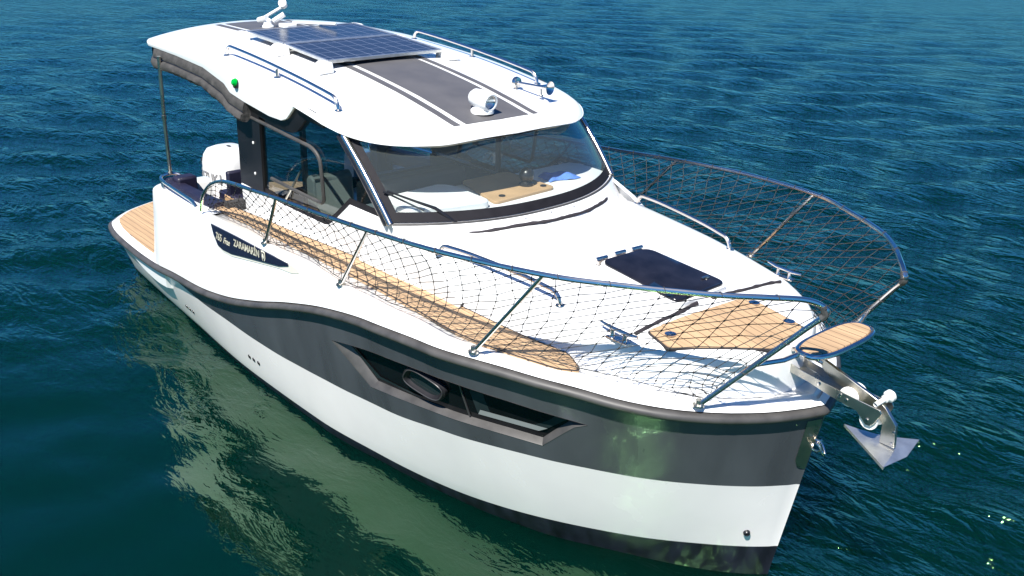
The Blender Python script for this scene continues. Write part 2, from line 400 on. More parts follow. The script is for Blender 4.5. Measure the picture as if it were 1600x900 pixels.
# window recess outline on the hull, in hull coordinates (u, t)
WIN_OUT = [(.627, .813), (.70, .834), (.790, .849), (.891, .831), (.882, .798), (.858, .636), (.83, .633), (.795, .627), (.737, .606), (.678, .587)]
WIN_IN = [(.645, .808), (.705, .826), (.790, .841), (.885, .823), (.877, .792), (.856, .646), (.83, .644), (.796, .638), (.738, .620), (.6815, .612)]
def in_poly(p, poly):
    c = False; n = len(poly)
    for i in range(n):
        (x1, y1), (x2, y2) = poly[i], poly[i-1]
        if (y1 > p[1]) != (y2 > p[1]) and p[0] < (x2-x1)*(p[1]-y1)/(y2-y1)+x1: c = not c
    return c
def dense(poly, k=5):
    out = []
    for i in range(len(poly)):
        a, b = poly[i], poly[(i+1) % len(poly)]
        out += [(a[0]+(b[0]-a[0])*j/k, a[1]+(b[1]-a[1])*j/k) for j in range(k)]
    return out
def make_hull():
    mb = MB(); SC = 6.
    us = [1-(1-i/110)**1.35 for i in range(111)]
    for sy in (-1, 1):
        pts = []; idx = {}; edges = []
        def av(u, t):
            k = (round(u, 5), round(t, 5))
            if k not in idx: idx[k] = len(pts); pts.append(Vector((u*SC, t)))
            return idx[k]
        def line(l, close=False):
            ids = [av(*p) for p in l]
            for a, b in zip(ids, ids[1:]+(ids[:1] if close else [])):
                if a != b: edges.append((a, b))
        wpoly = dense(WIN_OUT)
        line([(u, 0.) for u in us]); line([(u, 1.) for u in us])
        line([(0., j/12) for j in range(13)]); line([(1., j/12) for j in range(13)])
        line([(u, TB(u)) for u in us]); line([(u, TW(u)) for u in us if u > .246])
        line(wpoly, True)
        for u in us[1:-1]:
            for j in range(1, 12):
                t = j/12
                if min(abs(t-TB(u)), abs(t-TW(u))) > .02: av(u, t)
        V, E, F = delaunay_2d_cdt(pts, edges, [], 0, 1e-6)[:3]
        vv = [hull(p.x/SC, p.y, sy) for p in V]
        for f in F:
            cx = sum(V[i].x for i in f)/3/SC; cy = sum(V[i].y for i in f)/3
            if in_poly((cx, cy), wpoly) or cy < 0 or cy > 1: continue
            mi = 2 if cy < TB(cx) else (1 if (cx > .246 and cy > TW(cx)) else 0)
            mb.add([vv[i] for i in f], [(0, 1, 2)], mi)
        # under water
        rows = [[hull(u, 0, sy) for u in us], [Vector((hull(u, 0, sy).x*.985, hull(u, 0, sy).y*.82, -.28)) for u in us],
                [Vector((hull(u, 0, sy).x*.95, 0, -.55)) for u in us]]
        mb.grid(rows, 2)
    # transom
    tr = [hull(0, j/8, -1) for j in range(9)]; tl = [hull(0, j/8, 1) for j in range(9)]
    mb.grid([tr, tl], 0)
    mb.add([hull(0, 0, -1), hull(0, 0, 1), (.12, .8, -.5), (.12, -.8, -.5)], [(0, 1, 2, 3)], 2)
    return build('hull', mb, [M['gel_low'], M['gray'], M['anti']], boat, smooth=50)
hull_o = make_hull()
# hull windows
for sy in (-1, 1):
    a, b = dense(WIN_OUT, 6), dense(WIN_IN, 6); mb = MB()
    ro = [hull(*p, sy, .002) for p in a]; r1 = [hull(p[0]*.75+q[0]*.25, p[1]*.75+q[1]*.25, sy, -.004) for p, q in zip(a, b)]
    ri = [hull(*p, sy, -.045) for p in b]
    mb.grid([ro+[ro[0]], r1+[r1[0]], ri+[ri[0]]])
    w = build('hull_window', mb, M['rubber'], boat, smooth=30)
    # glass: triangulated over the inner outline
    pts = [Vector((p[0]*6, p[1])) for p in b]
    gpts = list(pts)
    for i in range(30):
        for j in range(10):
            q = (.63+.27*i/30, .60+.27*j/10)
            if in_poly(q, b): gpts.append(Vector((q[0]*6, q[1])))
    V, E, F = delaunay_2d_cdt(gpts, [(i, (i+1) % len(pts)) for i in range(len(pts))], [], 1, 1e-6)[:3]
    mb = MB(); mb.add([hull(p.x/6, p.y, sy, -.043) for p in V], [tuple(f) for f in F])
    build('window_glass', mb, M['hullglass'], w, smooth=60)
    mb = MB(); mb.tube([hull(.790+.005*k/6, .840-.196*k/6, sy, -.038) for k in range(7)], .006, 6)
    build('divider', mb, M['accent'], w)
    # oval opening porthole
    cu0, ct0 = .7510, .745
    def oval(s, dep):
        out = []
        for k in range(40):
            an = 2*math.pi*k/40; ex = 3.2
            x = math.copysign(abs(math.cos(an))**(2/ex), math.cos(an)); y = math.copysign(abs(math.sin(an))**(2/ex), math.sin(an))
            out.append(hull(cu0+s*(x*.0225+y*.0075), ct0+s*(y*.060-x*.029), sy, dep))
        return out
    mb = MB(); rings = [oval(1.0, -.04), oval(.99, -.018), oval(.90, -.012), oval(.80, -.018), oval(.74, -.036)]
    mb.grid([r+[r[0]] for r in rings])
    ph = build('porthole', mb, M['frit'], w, smooth=50)
    mb = MB(); o_ = oval(.76, -.034); mb.add(o_, [tuple(range(40))]); build('porthole_glass', mb, M['pane'], w)
    mb = MB(); mb.tube(oval(.90, -.011), .0035, 6, closed=True); build('porthole_rim', mb, M['accent'], w)
    # forward pane, and its sill's bright reflection painted as a flat grey strip
    q = [(.799, .810), (.8035, .672), (.855, .682), (.877, .806)]
    mb = MB(); qq = round_poly([(p[0]*6, p[1], 0) for p in q], .02); mb.add([hull(p.x/6, p.y, sy, -.038) for p in qq], [tuple(range(len(qq)))])
    build('fixed_pane', mb, M['pane'], w)
    mb = MB(); q = [(.8065, .706), (.804, .676), (.854, .686), (.861, .716)]
    mb.add([hull(*p, sy, -.035) for p in q], [(0, 1, 2, 3)]); build('sill_reflection', mb, M['greyseat'], w)
    mb = MB(); q = [(.655, .789), (.688, .655), (.742, .642), (.742, .632), (.683, .640), (.650, .79)]
    mb.add([hull(*p, sy, -.035) for p in q], [(0, 1, 2, 3, 4, 5)]); build('pane_edge', mb, M['pane'], w)
# drain holes, three and three
for sy in (-1, 1):
    for u, t in ((.258, .412), (.268, .405), (.278, .396), (.432, .318), (.442, .311), (.453, .304)):
        mb = MB(); n = hull(u, t, sy, 1)-hull(u, t, sy)
        mb.lathe([(.0, .006), (.013, .006), (.017, .004), (.018, 0)], hull(u, t, sy), n, 14)
        build('drain_hole', mb, M['black'], boat)
    mb = MB(); p = hull(.983, .292, sy); n = hull(.983, .292, sy, 1)-p
    mb.lathe([(.004, .003), (.006, .014), (.013, .018), (.018, .012), (.019, 0)], p, n, 16); build('drain_outlet', mb, M['black'], boat)

# rub rail all round
def plan_path():
    half = [(-.42, 0), (-.40, .25), (-.32, .52), (-.22, .75), (-.12, .92), (-.02, 1.03)]
    half = [(p.x, p.y) for p in catmull([(x, y, 0) for x, y in half], 5)]
    xs = [.1+.05*i for i in range(139)]; xs = [x for x in xs if x < 6.96]
    half += [(x, B(x)) for x in xs]
    half += [(x, B(x)) for x in (6.98, 7.0, 7.02, 7.04, 7.055, 7.07, 7.085, 7.097, 7.108, 7.116)]+[(7.122, .022), (7.125, 0)]
    return half
PATH = plan_path()
def offset_path(path):
    """inward plan normals (towards the centre line) for a starboard-side path given with y >= 0"""
    ns = []
    for i in range(len(path)):
        a, b = path[max(i-1, 0)], path[min(i+1, len(path)-1)]
        t = Vector((b[0]-a[0], b[1]-a[1])); t.normalize(); ns.append(Vector((t.y, -t.x)))
    ns[-1] = Vector((-1, 0)); ns[0] = Vector((1, 0)); return ns
PN = offset_path(PATH)
prof = [(.045, .030), (.013, .027), (-.007, .018), (-.016, .005), (-.016, -.008), (-.006, -.019), (.016, -.025), (.045, -.027)]
rows = []
full = [(p, n, -1) for p, n in zip(PATH, PN)]+[(p, n, 1) for p, n in list(zip(PATH, PN))[::-1][1:]]
for (x, y), n, sy in full:
    z = ZR(max(x, 0))
    rows.append([(x+n.x*o, sy*(y+n.y*o), z+dz) for o, dz in prof])
mb = MB(); mb.grid(rows); build('rub_rail', mb, M['rubber'], boat, smooth=60)

# swim platform with teak pad
mb = MB(); k0 = [i for i, p in enumerate(PATH) if p[0] < 2.2]
top, inn = [], []
for i in k0:
    (x, y), n = PATH[i], PN[i]
    z = ZR(max(x, 0))
    top.append([(x+n.x*.02, -(y+n.y*.02), z+.03), (x+n.x*.05, -(y+n.y*.05), z+.048), (min(x+.3, 1.6), 0, .50)])
mb.grid(top); mb.grid([[(a, -b, c) for a, b, c in r] for r in top])
# underside
und = [[(PATH[i][0]+PN[i].x*.02, -(PATH[i][1]+PN[i].y*.02), ZR(max(PATH[i][0], 0))-.035), (max(PATH[i][0], .2), -.97*min(1, PATH[i][1]), .33)] for i in k0]
mb.grid(und); mb.grid([[(a, -b, c) for a, b, c in r] for r in und])
plat = build('swim_platform', mb, M['gel'], boat, smooth=40)
for sy in (-1, 1):
    out = [(PATH[i][0]+PN[i].x*.09, PATH[i][1]+PN[i].y*.09) for i in k0 if PATH[i][0]+PN[i].x*.09 < 1.35 and PATH[i][1] > .35]
    out += [(1.62, 1.19), (1.30, 1.02), (1.24, .9), (1.24, .36)]
    mb = MB(); mb.slab([(x, sy*y, .535) for x, y in out], [(x, sy*y, .515) for x, y in out])
    build('teak_pad', mb, M['teak_x'], plat)
    # fairing under the platform's forward end
    mb = MB(); xs = [.75+i*.095 for i in range(11)]
    mb.grid([[(x, sy*(B(x)-.03), ZR(x)-.03) for x in xs],
             [(x, sy*(B(x)-.035-.0*i), ZR(x)-.06-.10*math.sin(math.pi*min(1, i/9.)*.5)) for i, x in enumerate(xs)],
             [(x, sy*(B(x)-.16), ZR(x)-.10-.12*math.sin(math.pi*min(1, i/9.)*.5)) for i, x in enumerate(xs)],
             [(x, sy*(B(x)-.20), ZR(x)-.04) for i, x in enumerate(xs)]])
    mb.add([(xs[-1], sy*(B(xs[-1])-a), ZR(xs[-1])-b) for a, b in ((.03, .03), (.035, .16), (.16, .22), (.20, .04))], [(0, 1, 2, 3)])
    build('fairing', mb, M['gel'], plat, smooth=40)
    mb = MB(); mb.lathe([(.03, 0), (.028, .012), (.012, .018), (.012, .045), (.03, .055), (.0, .06)], (1.10, sy*.78, .535), n=14)
    mb.box((1.10, sy*.78, .585), (.15, .03, .022)); build('mooring_cleat', mb, M['steel'], plat, bevel=.004)

# ------------------------------------------------------------------ topsides, gunwale and deck
def section(x, y, n, sy):
    """rub rail up to the deck edge and inboard"""
    z0, zg = ZR(max(x, 0))+.035, ZD(x); h = zg-z0
    k = [(.012, z0), (.030, z0+.35*h), (.045, z0+.7*h), (.055, zg-.03), (.062, zg-.012), (.078, zg), (.11, zg-.004), (.125, zg-.014)]
    return [(x+n.x*o, sy*(max(y, 0)+n.y*o), z) for o, z in k]
mb = MB()
for sy in (-1, 1):
    rows = []
    for (x, y), n in zip(PATH, PN):
        if x < 2.70: continue
        r = section(x, y, n, sy)
        e = r[-1]; xc = min(e[0], 6.80)
        r.append((e[0]+(xc-e[0])*.5, e[1]*.5, ZD(x)-.008)); r.append((xc, 0, ZD(x)-.006))
        rows.append(r)
    mb.grid(rows)
build('deck', mb, M['gel'], boat, smooth=40)
# raised quarters round the cockpit
i0 = min(i for i, p in enumerate(PATH) if p[0] >= 2.70)
ds = [i for i, p in enumerate(PATH) if p[0] > 1.62 and i <= i0]
for sy in (-1, 1):
    path = [((1.33, .70), Vector((1, 0))), ((1.325, .88), Vector((1, 0))), ((1.32, 1.02), Vector((1, 0)))]
    for k in range(1, 8):
        an = math.pi/2*k/8
        path.append(((1.32+.17*(1-math.cos(an))*1.4, 1.04+.22*math.sin(an)), Vector((math.cos(an), -math.sin(an)))))
    path += [(PATH[i], PN[i]) for i in ds]
    rows = []
    for (x, y), n in path:
        z0, zg = ZR(x)+.035, ZD(x); h = zg-z0
        k = [(.012, z0), (.030, z0+.35*h), (.045, z0+.7*h), (.055, zg-.03), (.062, zg-.012), (.078, zg), (.20, zg), (.215, zg-.02), (.22, .58)]
        lean = .05*min(1, max(0, (1.75-x)/.4))
        rows.append([(x+n.x*o+lean*(z-z0)/h, sy*(y+n.y*o), z) for o, z in k])
    mb = MB(); mb.grid(rows); mb.add([rows[0][i] for i in range(9)], [tuple(range(9))])
    q = build('quarter_coaming', mb, M['gel'], boat, smooth=40)
    mb = MB()
    for (x0, x1) in ((1.47, 2.55),):
        pts = [(x0+(x1-x0)*i/10, sy*(B(x0+(x1-x0)*i/10)-.235), ZD(x0+(x1-x0)*i/10)+.012) for i in range(11)]
        rows = [[(p[0], p[1]+o, p[2]+dz) for o, dz in ((-.06, -.10), (-.065, .0), (-.045, .028), (.0, .034), (.045, .028), (.065, 0), (.06, -.45))] for p in pts]
        mb.grid(rows); mb.add(rows[0], [tuple(range(7))]); mb.add(rows[-1], [tuple(range(7))])
    build('cushion', mb, M['navy'], q, smooth=45)
    # stern hand rail on the quarter
    mb = MB()
    rl = catmull([(2.42, sy*1.195, ZD(2.4)+.005), (2.32, sy*1.19, ZD(2.3)+.04), (2.05, sy*1.175, 1.262), (1.66, sy*1.15, 1.262), (1.53, sy*1.11, 1.262), (1.475, sy*1.04, 1.262), (1.475, sy*.98, 1.26), (1.51, sy*.935, 1.24), (1.53, sy*.93, 1.18)], 6)
    mb.tube(rl, .0135, 8)
    for x, y in ((1.60, 1.135), (1.65, 1.145)): mb.tube([(x, sy*y, 1.18), (x-.01, sy*y, 1.262)], .009, 8)
    build('stern_rail', mb, M['steel'], boat)
# cockpit floor, bench back, inner bulkhead pieces
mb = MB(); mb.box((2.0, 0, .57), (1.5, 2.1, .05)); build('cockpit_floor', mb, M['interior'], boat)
mb = MB()
for sy in (-1, 1): mb.box((1.66, sy*.965, 1.05), (.13, .17, .46))
mb.box((1.75, 0, .70), (.4, 1.9, .25)); build('stern_bench', mb, M['navy'], boat, bevel=.02)
mb = MB()
mb.box((2.36, -.845, 1.33), (.05, .13, .25)); mb.box((2.33, -.80, 1.12), (.3, .22, .3))
build('cockpit_seat', mb, M['navy'], boat, bevel=.015)
mb = MB(); mb.box((2.38, -.84, 1.235), (.16, .15, .05)); build('cockpit_step', mb, M['teak_plain'], boat, bevel=.005)
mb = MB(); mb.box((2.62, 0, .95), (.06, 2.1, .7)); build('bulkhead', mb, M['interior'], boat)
for sy in (-1, 1):
    mb = MB(); mb.tube([(1.475, sy*1.01, 1.262), (1.535, sy*1.03, 1.75), (1.60, sy*1.04, 2.25)], .016, 10)
    mb.tube([(1.533, sy*1.029, 1.73), (1.538, sy*1.031, 1.77)], .021, 10)
    build('awning_pole', mb, M['dullsteel'], boat)

# teak side walkways
outl = [(2.50, 1.10), (2.70, 1.115), (3.2, 1.125), (3.79, 1.120), (4.62, 1.105), (5.2, 1.110), (5.54, 1.115), (5.87, 1.055), (6.137, .965), (6.20, .925), (6.246, .868),
        (6.18, .83), (6.054, .797), (5.82, .848), (5.18, .882), (4.54, .897), (3.9, .945), (3.466, .985), (2.704, .995), (2.55, 1.01)]
for sy in (-1, 1):
    o_ = [(p.x, p.y) for p in catmull([(x, y, 0) for x, y in outl], 3, True)]
    mb = MB(); patch_slab(mb, [(x, sy*y) for x, y in o_], .06, lambda x, y: (x, y, ZD(x)+.007), lambda x, y: (x, y, ZD(x)-.012)); tw_ = build('teak_walkway', mb, M['teak_w'], boat)
    mb = MB(); q_ = [(x, sy*y, ZD(x)+.007) for x, y in o_]; mb.tube(q_, .0035, 5, closed=True); build('seam', mb, M['blackfab'], tw_)

# ------------------------------------------------------------------ foredeck trunk
ZT = pchip([4.3, 4.6, 5.0, 5.3, 5.9, 6.36, 6.9, 7.1], [1.655, 1.65, 1.645, 1.625, 1.565, 1.50, 1.425, 1.40])
YT = pchip([4.3, 4.7, 5.0, 5.5, 5.8, 6.1, 6.35, 6.5, 6.65, 6.8, 6.88, 6.92, 6.945], [.93, .92, .90, .86, .84, .79, .735, .655, .545, .375, .24, .14, .0])
def ztr(x, y): return ZT(x)-.11*(y/.85)**2
def trunk_rows():
    xs = [4.3+.1*i for i in range(24)]+[6.66, 6.72, 6.78, 6.82, 6.86, 6.885, 6.905, 6.92, 6.932, 6.94]
    rows = []
    for x in xs:
        yf = YT(x); ys = max(yf-.07, yf*.72); r = []
        zb = ZD(x)-.02
        zs = ztr(x, ys)
        zs = min(zs, zb+.02+max(0.0, (6.955-x))*3.2+.06) if x > 6.8 else zs
        half = [(yf+.015, zb), (yf, zb+.03), (yf-.010, zb+.45*(zs-zb)), (yf-(yf-ys)*.35, zb+.80*(zs-zb)), (yf-(yf-ys)*.7, zb+.955*(zs-zb)), (ys, zs)]
        mids = [ys*k for k in (.92, .8, .6, .4, .2)]
        half += [(m, min(ztr(x, m), zs+.09)) for m in mids]
        r = [(x, -a, b) for a, b in half]+[(x, 0, min(ztr(x, 0), zs+.10))]+[(x, a, b) for a, b in half[::-1]]
        rows.append(r)
    return rows
tr = trunk_rows(); mb = MB(); mb.grid(tr)
mb.add(tr[-1], [tuple(range(len(tr[-1])))])
fore = build('foredeck', mb, M['gel'], boat, smooth=40)

# foredeck fittings
def on_trunk(x, y, h=0.): return (x, y, ztr(x, y)+h)
def plate(pts, h0, h1, fn=on_trunk): # sheet following the trunk
    mb = MB(); patch_slab(mb, pts, .05, lambda x, y: fn(x, y, h1), lambda x, y: fn(x, y, h0)); return mb
def r2(pts, r, k=5): return [(p.x, p.y) for p in round_poly([(x, y, 0) for x, y in pts], r, k)]
pad_pts = r2([(6.406, -.548), (6.481, .10), (6.514, .158), (6.834, .158), (6.858, .098), (6.897, -.165), (6.563, -.572)], .02, 3)
def grow(pts, d):
    cx, cy = sum(p[0] for p in pts)/len(pts), sum(p[1] for p in pts)/len(pts)
    return [(x+d*(x-cx)/math.hypot(x-cx, y-cy), y+d*(y-cy)/math.hypot(x-cx, y-cy)) for x, y in pts]
mb = plate(grow(pad_pts, .009), -.01, .007); pad_seam = mb
mb = plate(pad_pts, -.01, .012); pad = build('teak_hatch_lid', mb, M['teak_x'], boat)
build('seam', pad_seam, M['blackfab'], pad)
for x, y in ((6.501, -.49), (6.552, .124), (6.775, .125)):
    mb = MB(); mb.lathe([(.030, 0), (.030, .005), (.020, .007), (.006, .004), (0, .004)], on_trunk(x, y, .012), n=18); build('latch', mb, M['steel'], pad)
hp = [(5.81, -.245), (5.845, .075), (6.345, .135), (6.348, -.265)]
hp = [(5.80, -.318), (5.83, .062), (6.37, .155), (6.372, -.29)]
mb = plate(r2(hp, .07), -.01, .028); hf = build('deck_hatch', mb, M['gel'], boat, bevel=.008)
c_ = (sum(p[0] for p in hp)/4, sum(p[1] for p in hp)/4)
hi = [(c_[0]+(x-c_[0])*.95, c_[1]+(y-c_[1])*.925) for x, y in hp]
mb = plate(r2(hi, .06), .02, .042); build('hatch_glass', mb, M['hatchglass'], hf, bevel=.006)
for t in (.14, .5, .84):
    y = hp[0][1]+(hp[1][1]-hp[0][1])*t; x = hp[0][0]+(hp[1][0]-hp[0][0])*t-.022
    mb = MB(); p = on_trunk(x, y, .032); mb.tube([(p[0], p[1]-.042, p[2]), (p[0]+.006, p[1]+.042, p[2])], .012, 10)
    mb.box((p[0], p[1], p[2]-.018), (.035, .07, .02)); build('hinge', mb, M['steel'], hf)
mb = MB(); p = on_trunk(6.27, .07, .044); mb.lathe([(.014, 0), (.013, .006), (0, .008)], p, n=12); mb.box((p[0], p[1]-.02, p[2]+.006), (.012, .05, .008)); build('hatch_handle', mb, M['dullsteel'], hf)
# awning track strips
def wavy(pts, r, seed, amp=.006):
    rnd = random.Random(seed); out = []
    for i, p in enumerate(pts): out.append((p[0]+amp*math.sin(i*.55+seed)+rnd.uniform(-.002, .002), p[1], p[2]+r*.6)); 
    return out
tp = catmull([on_trunk(4.795, -.80), on_trunk(4.99, -.60), on_trunk(5.12, -.35), on_trunk(5.195, -.1), on_trunk(5.20, .1), on_trunk(5.12, .37), on_trunk(4.98, .60), on_trunk(4.80, .80)], 8)
mb = MB(); mb.tube(wavy(tp, .012, 1, .004), [.008+.005*random.random() for _ in tp], 7); build('awning_track', mb, M['blackfab'], boat)
tp = catmull([on_trunk(6.375, -.61), on_trunk(6.39, -.3), on_trunk(6.393, -.10), on_trunk(6.41, .25), on_trunk(6.405, .575)], 9)
tp1, tp2 = tp[:17], tp[20:]
for k, t_ in enumerate((tp1, tp2)):
    mb = MB(); mb.tube(wavy(t_, .011, k+3, .003), [.007+.006*random.random() for _ in t_], 7); build('awning_track', mb, M['blackfab'], boat)
# small screws along the windscreen foot
for i in range(9):
    y = -.82+1.64*i/8; x = 4.985+.10-.30*(abs(y)/.93)**2.2
    mb = MB(); mb.lathe([(.006, 0), (.005, .003), (0, .004)], (x, y, ztr(x, y)+.002), n=8); build('screw', mb, M['dullsteel'], boat)
# handrails on the coachroof
def handrail(name, feet, h, parent, r=.0125, mids=(), bend=.07):
    a, b = Vector(feet[0]), Vector(feet[1]); d = (b-a).normalized(); up = Vector((0, 0, 1))
    mb = MB()
    pts = [a, a+up*h*.5+d*bend*.15, a+up*h*.9+d*bend*.6, a+up*h+d*bend*1.4]
    pts += [a.lerp(b, t)+up*(h+.012*math.sin(math.pi*t)) for t in (.25, .4, .5, .6, .75)]
    pts += [b+up*h-d*bend*1.4, b+up*h*.9-d*bend*.6, b+up*h*.5-d*bend*.15, b]
    mb.tube(catmull(pts, 5), r, 10)
    for m_ in mids: mb.tube([m_, (m_[0], m_[1], a.lerp(b, .5).z+h)], r*.9, 8)
    o = build(name, mb, M['steel'], parent)
    for f in list(feet)+list(mids):
        mb = MB(); mb.lathe([(.027, 0), (.026, .004), (.016, .007), (.0, .008)], f, n=16); build('rail_foot', mb, M['steel'], o)
    return o
for sy in (-1, 1): handrail('deck_handrail', (on_trunk(5.045, sy*.845), on_trunk(5.935, sy*.715)), .072, boat)
# horned cleats
for sy in (-1, 1):
    mb = MB(); p = Vector(on_trunk(6.345, sy*.70)); d = Vector((.9, sy*-.05, -.03)).normalized()
    for k in (-.04, .04):
        q = p+d*k; mb.lathe([(.018, 0), (.012, .01), (.011, .045)], q, n=10)
    mb.tube([p+d*-.12+Vector((0, 0, .06)), p+d*-.06+Vector((0, 0, .052)), p+d*.06+Vector((0, 0, .052)), p+d*.12+Vector((0, 0, .06))], [.007, .011, .011, .007], 8)
    mb.box(p+Vector((0, 0, .003)), (.14, .045, .006)); build('deck_cleat', mb, M['steel'], boat)

# ------------------------------------------------------------------ cabin sides and glazing
def yside(z): return .90+.065*(z-1.3)/.8
for sy in (-1, 1):
    sill = [(2.62, 1.43), (3.10, 1.425), (3.16, 1.405), (3.82, 1.408), (3.885, 1.425), (3.98, 1.486), (4.19, 1.64), (4.66, 1.645), (4.76, 1.628), (4.95, 1.56), (5.15, 1.45), (5.32, 1.335)]
    mb = MB()
    out = [[(x, sy*(yside(1.27)+.005), ZD(x)-.02) for x, z in sill], [(x, sy*(yside(1.33)+.0), ZD(x)+.03) for x, z in sill],
           [(x, sy*yside(z), z-.008) for x, z in sill], [(x, sy*(yside(z)-.012), z) for x, z in sill], [(x, sy*(yside(z)-.05), z) for x, z in sill]]
    mb.grid(out); mb.add([r[0] for r in out], [tuple(range(5))]); build('cabin_side', mb, M['gel'], boat, smooth=30)
    # tinted pane from sill to roof
    top = [(x, 2.20 if x < 3.7 else 2.20-.19*(x-3.7)/.55) for x in (2.62, 3.10, 3.16, 3.82, 3.885, 3.98, 4.19, 4.30, 4.30)]
    lo = [(2.62, 1.43), (3.10, 1.425), (3.16, 1.405), (3.82, 1.408), (3.885, 1.425), (3.98, 1.486), (4.19, 1.64), (4.68, 1.645)]
    hi_ = [(2.80, 2.22), (3.10, 2.2), (3.12, 2.2), (3.72, 2.2), (3.80, 2.2), (3.9, 2.19), (4.05, 2.16), (4.255, 2.09)]
    mb = MB(); mb.grid([[(x, sy*(yside(z)-.022), z-.004) for x, z in lo], [(x, sy*(yside(z)-.022), z) for x, z in hi_]])
    win = build('side_window', mb, M['sideglass'], boat)
    # black aft post and top / bottom borders
    mb = MB()
    mb.grid([[(x+.2*(z-1.42), sy*(yside(z)-o), z) for x, o in ((2.61, .004), (2.97, .004), (2.97, .05), (2.61, .05))] for z in (1.42, 1.6, 1.8, 2.0, 2.22)], closed=True)
    build('window_post', mb, M['black'], win, smooth=30)
    for z in (1.80, 1.56):
        mb = MB(); mb.lathe([(.011, 0), (.010, .004), (0, .006)], (2.86+.2*(z-1.42), sy*(yside(z)-.003), z), (0, sy, 0), 12); build('bolt', mb, M['white_pl'], win)
    mb = MB() # lower black border following the sill
    mb.grid([[(x, sy*(yside(z)-.016), z-.004) for x, z in sill[:-4]], [(x+.0, sy*(yside(z)-.016), z+.045) for x, z in sill[:-4]]])
    build('lower_border', mb, M['frit'], win)
    mb = MB(); xs_ = [3.15, 3.33, 3.50, 3.575, 3.70, 3.85, 3.95]
    mb.grid([[(x+.02, sy*(yside(2.1)-.018), np.interp(x, [1, 3.33, 3.50, 3.575, 3.70, 3.85, 4.06, 4.355], [2.06, 2.06, 2.062, 2.085, 2.185, 2.182, 2.155, 2.115])+dz) for x in xs_] for dz in (-.08, -.006)])
    build('upper_border', mb, M['black'], win)
    # rounded sliding frame
    fr = [(2.97, 1.985), (3.838, 1.936), (3.895, 1.600), (3.80, 1.545), (3.10, 1.58)]
    pf = round_poly([(x, z, 0) for x, z in fr[:4]], .07, 5)
    pf = [p for p in pf if True]
    path = [(2.96, 1.990), (3.3, 1.968), (3.70, 1.944)]+[(3.70+.16*math.sin(a)+.03, 1.944-.10*(1-math.cos(a))) for a in [math.pi/2*k/6 for k in range(1, 7)]]
    path += [(3.885, 1.75), (3.875, 1.64)]+[(3.875-.05*(1-math.cos(a)), 1.62-.055*math.sin(a)) for a in [math.pi/2*k/5 for k in range(1, 6)]]+[(3.6, 1.566), (3.14, 1.578)]
    mb = MB(); mb.tube([(x, sy*(yside(z)-.006), z) for x, z in path], .013, 8); build('sliding_frame', mb, M['rubber'], win)
    mb = MB(); mb.tube([(3.56, sy*.905, 1.726), (3.33, sy*.915, 1.47)], .008, 8); build('window_strut', mb, M['dullsteel'], win)
    mb = MB(); mb.box((3.53, sy*.86, 1.77), (.035, .03, .75)); build('inner_post', mb, M['accent'], win)

XB = lambda y: 5.02-.33*(abs(y)/.93)**2.3
XT = lambda y: 4.70-.45*(abs(y)/.93)**2.4
def ws(s, v, off=0.):
    """windscreen: s -1..1 across, v 0..1 upwards; bulges a little"""
    yb, yt = .935*s, .945*s
    p = Vector((XB(yb), yb, 1.655)).lerp(Vector((XT(yt), yt, 2.085)), v)
    n = Vector((.8, .25*s, .75)).normalized()
    return p+n*(off+.018*math.sin(math.pi*v))
ss = [-1+2*i/48 for i in range(49)]
frit_s, frit_b, frit_t = .950, .115, .95
mb = MB(); mb.grid([[ws(s*frit_s, frit_b+(frit_t-frit_b)*j/8) for s in ss] for j in range(9)])
wso = build('windscreen', mb, M['ws'], boat, smooth=60)
mb = MB()
mb.grid([[ws(s, frit_b*j/3) for s in ss] for j in range(4)])
mb.grid([[ws(s, frit_t+(1-frit_t)*j/1) for s in ss] for j in range(2)])
for sg in (-1, 1): mb.grid([[ws(sg*(frit_s+(1-frit_s)*k/2), frit_b+(frit_t-frit_b)*j/8) for k in range(3)] for j in range(9)])
build('black_border', mb, M['frit'], wso, smooth=60)
mb = MB(); mb.tube([ws(s, -.03, .004) for s in ss], .009, 6); build('lower_seal', mb, M['rubber'], wso)
for sg in (-1, 1):
    mb = MB(); mb.tube([ws(sg*1.0, -.03+1.05*j/8, .004)+Vector((-.01, sg*.006, 0)) for j in range(9)], .021, 12); build('pillar_trim', mb, M['steel'], wso)
    mb = MB(); mb.tube([ws(sg*1.0, -.03+1.05*j/8, -.012)+Vector((-.05, sg*.001, 0)) for j in range(9)], .026, 8); build('pillar', mb, M['black'], wso)
# sloping white foot of the windscreen
mb = MB(); rows = []
for s in [-1+2*i/60 for i in range(61)]:
    y = .935*s; x = XB(y); n = Vector((.85, .5*s, 0)).normalized()
    rows.append([(x-.05, y*.97, 1.652), (x+n.x*.012, y+n.y*.006, 1.648), (x+n.x*.03, y+n.y*.012, 1.635), (x+n.x*.15, y*.985+n.y*.01, ztr(x+n.x*.15, y)-.004)])
mb.grid(rows); build('windscreen_base', mb, M['gel'], boat, smooth=50)
# wiper
wp = empty('wiper', (0, 0, 0), boat)
mb = MB(); a, b = Vector((4.905, -.585, 1.625)), ws(-.955, .33, .03)
mb.tube([a, a.lerp(b, .35)+Vector((.01, 0, .035)), a.lerp(b, .6)+Vector((0, 0, .02)), b], [.012, .011, .008, .006], 8); build('arm', mb, M['black'], wp)
mb = MB(); mb.lathe([(.022, 0), (.02, .02), (.01, .035), (0, .036)], a-Vector((0, 0, .025)), (.2, -.1, 1), 12); build('pivot', mb, M['dullsteel'], wp)
mb = MB(); mb.tube([b.lerp(a, -.06+.56*k/8)+Vector((0, .004, -.016)) for k in range(9)], .006, 6); build('blade', mb, M['black'], wp)

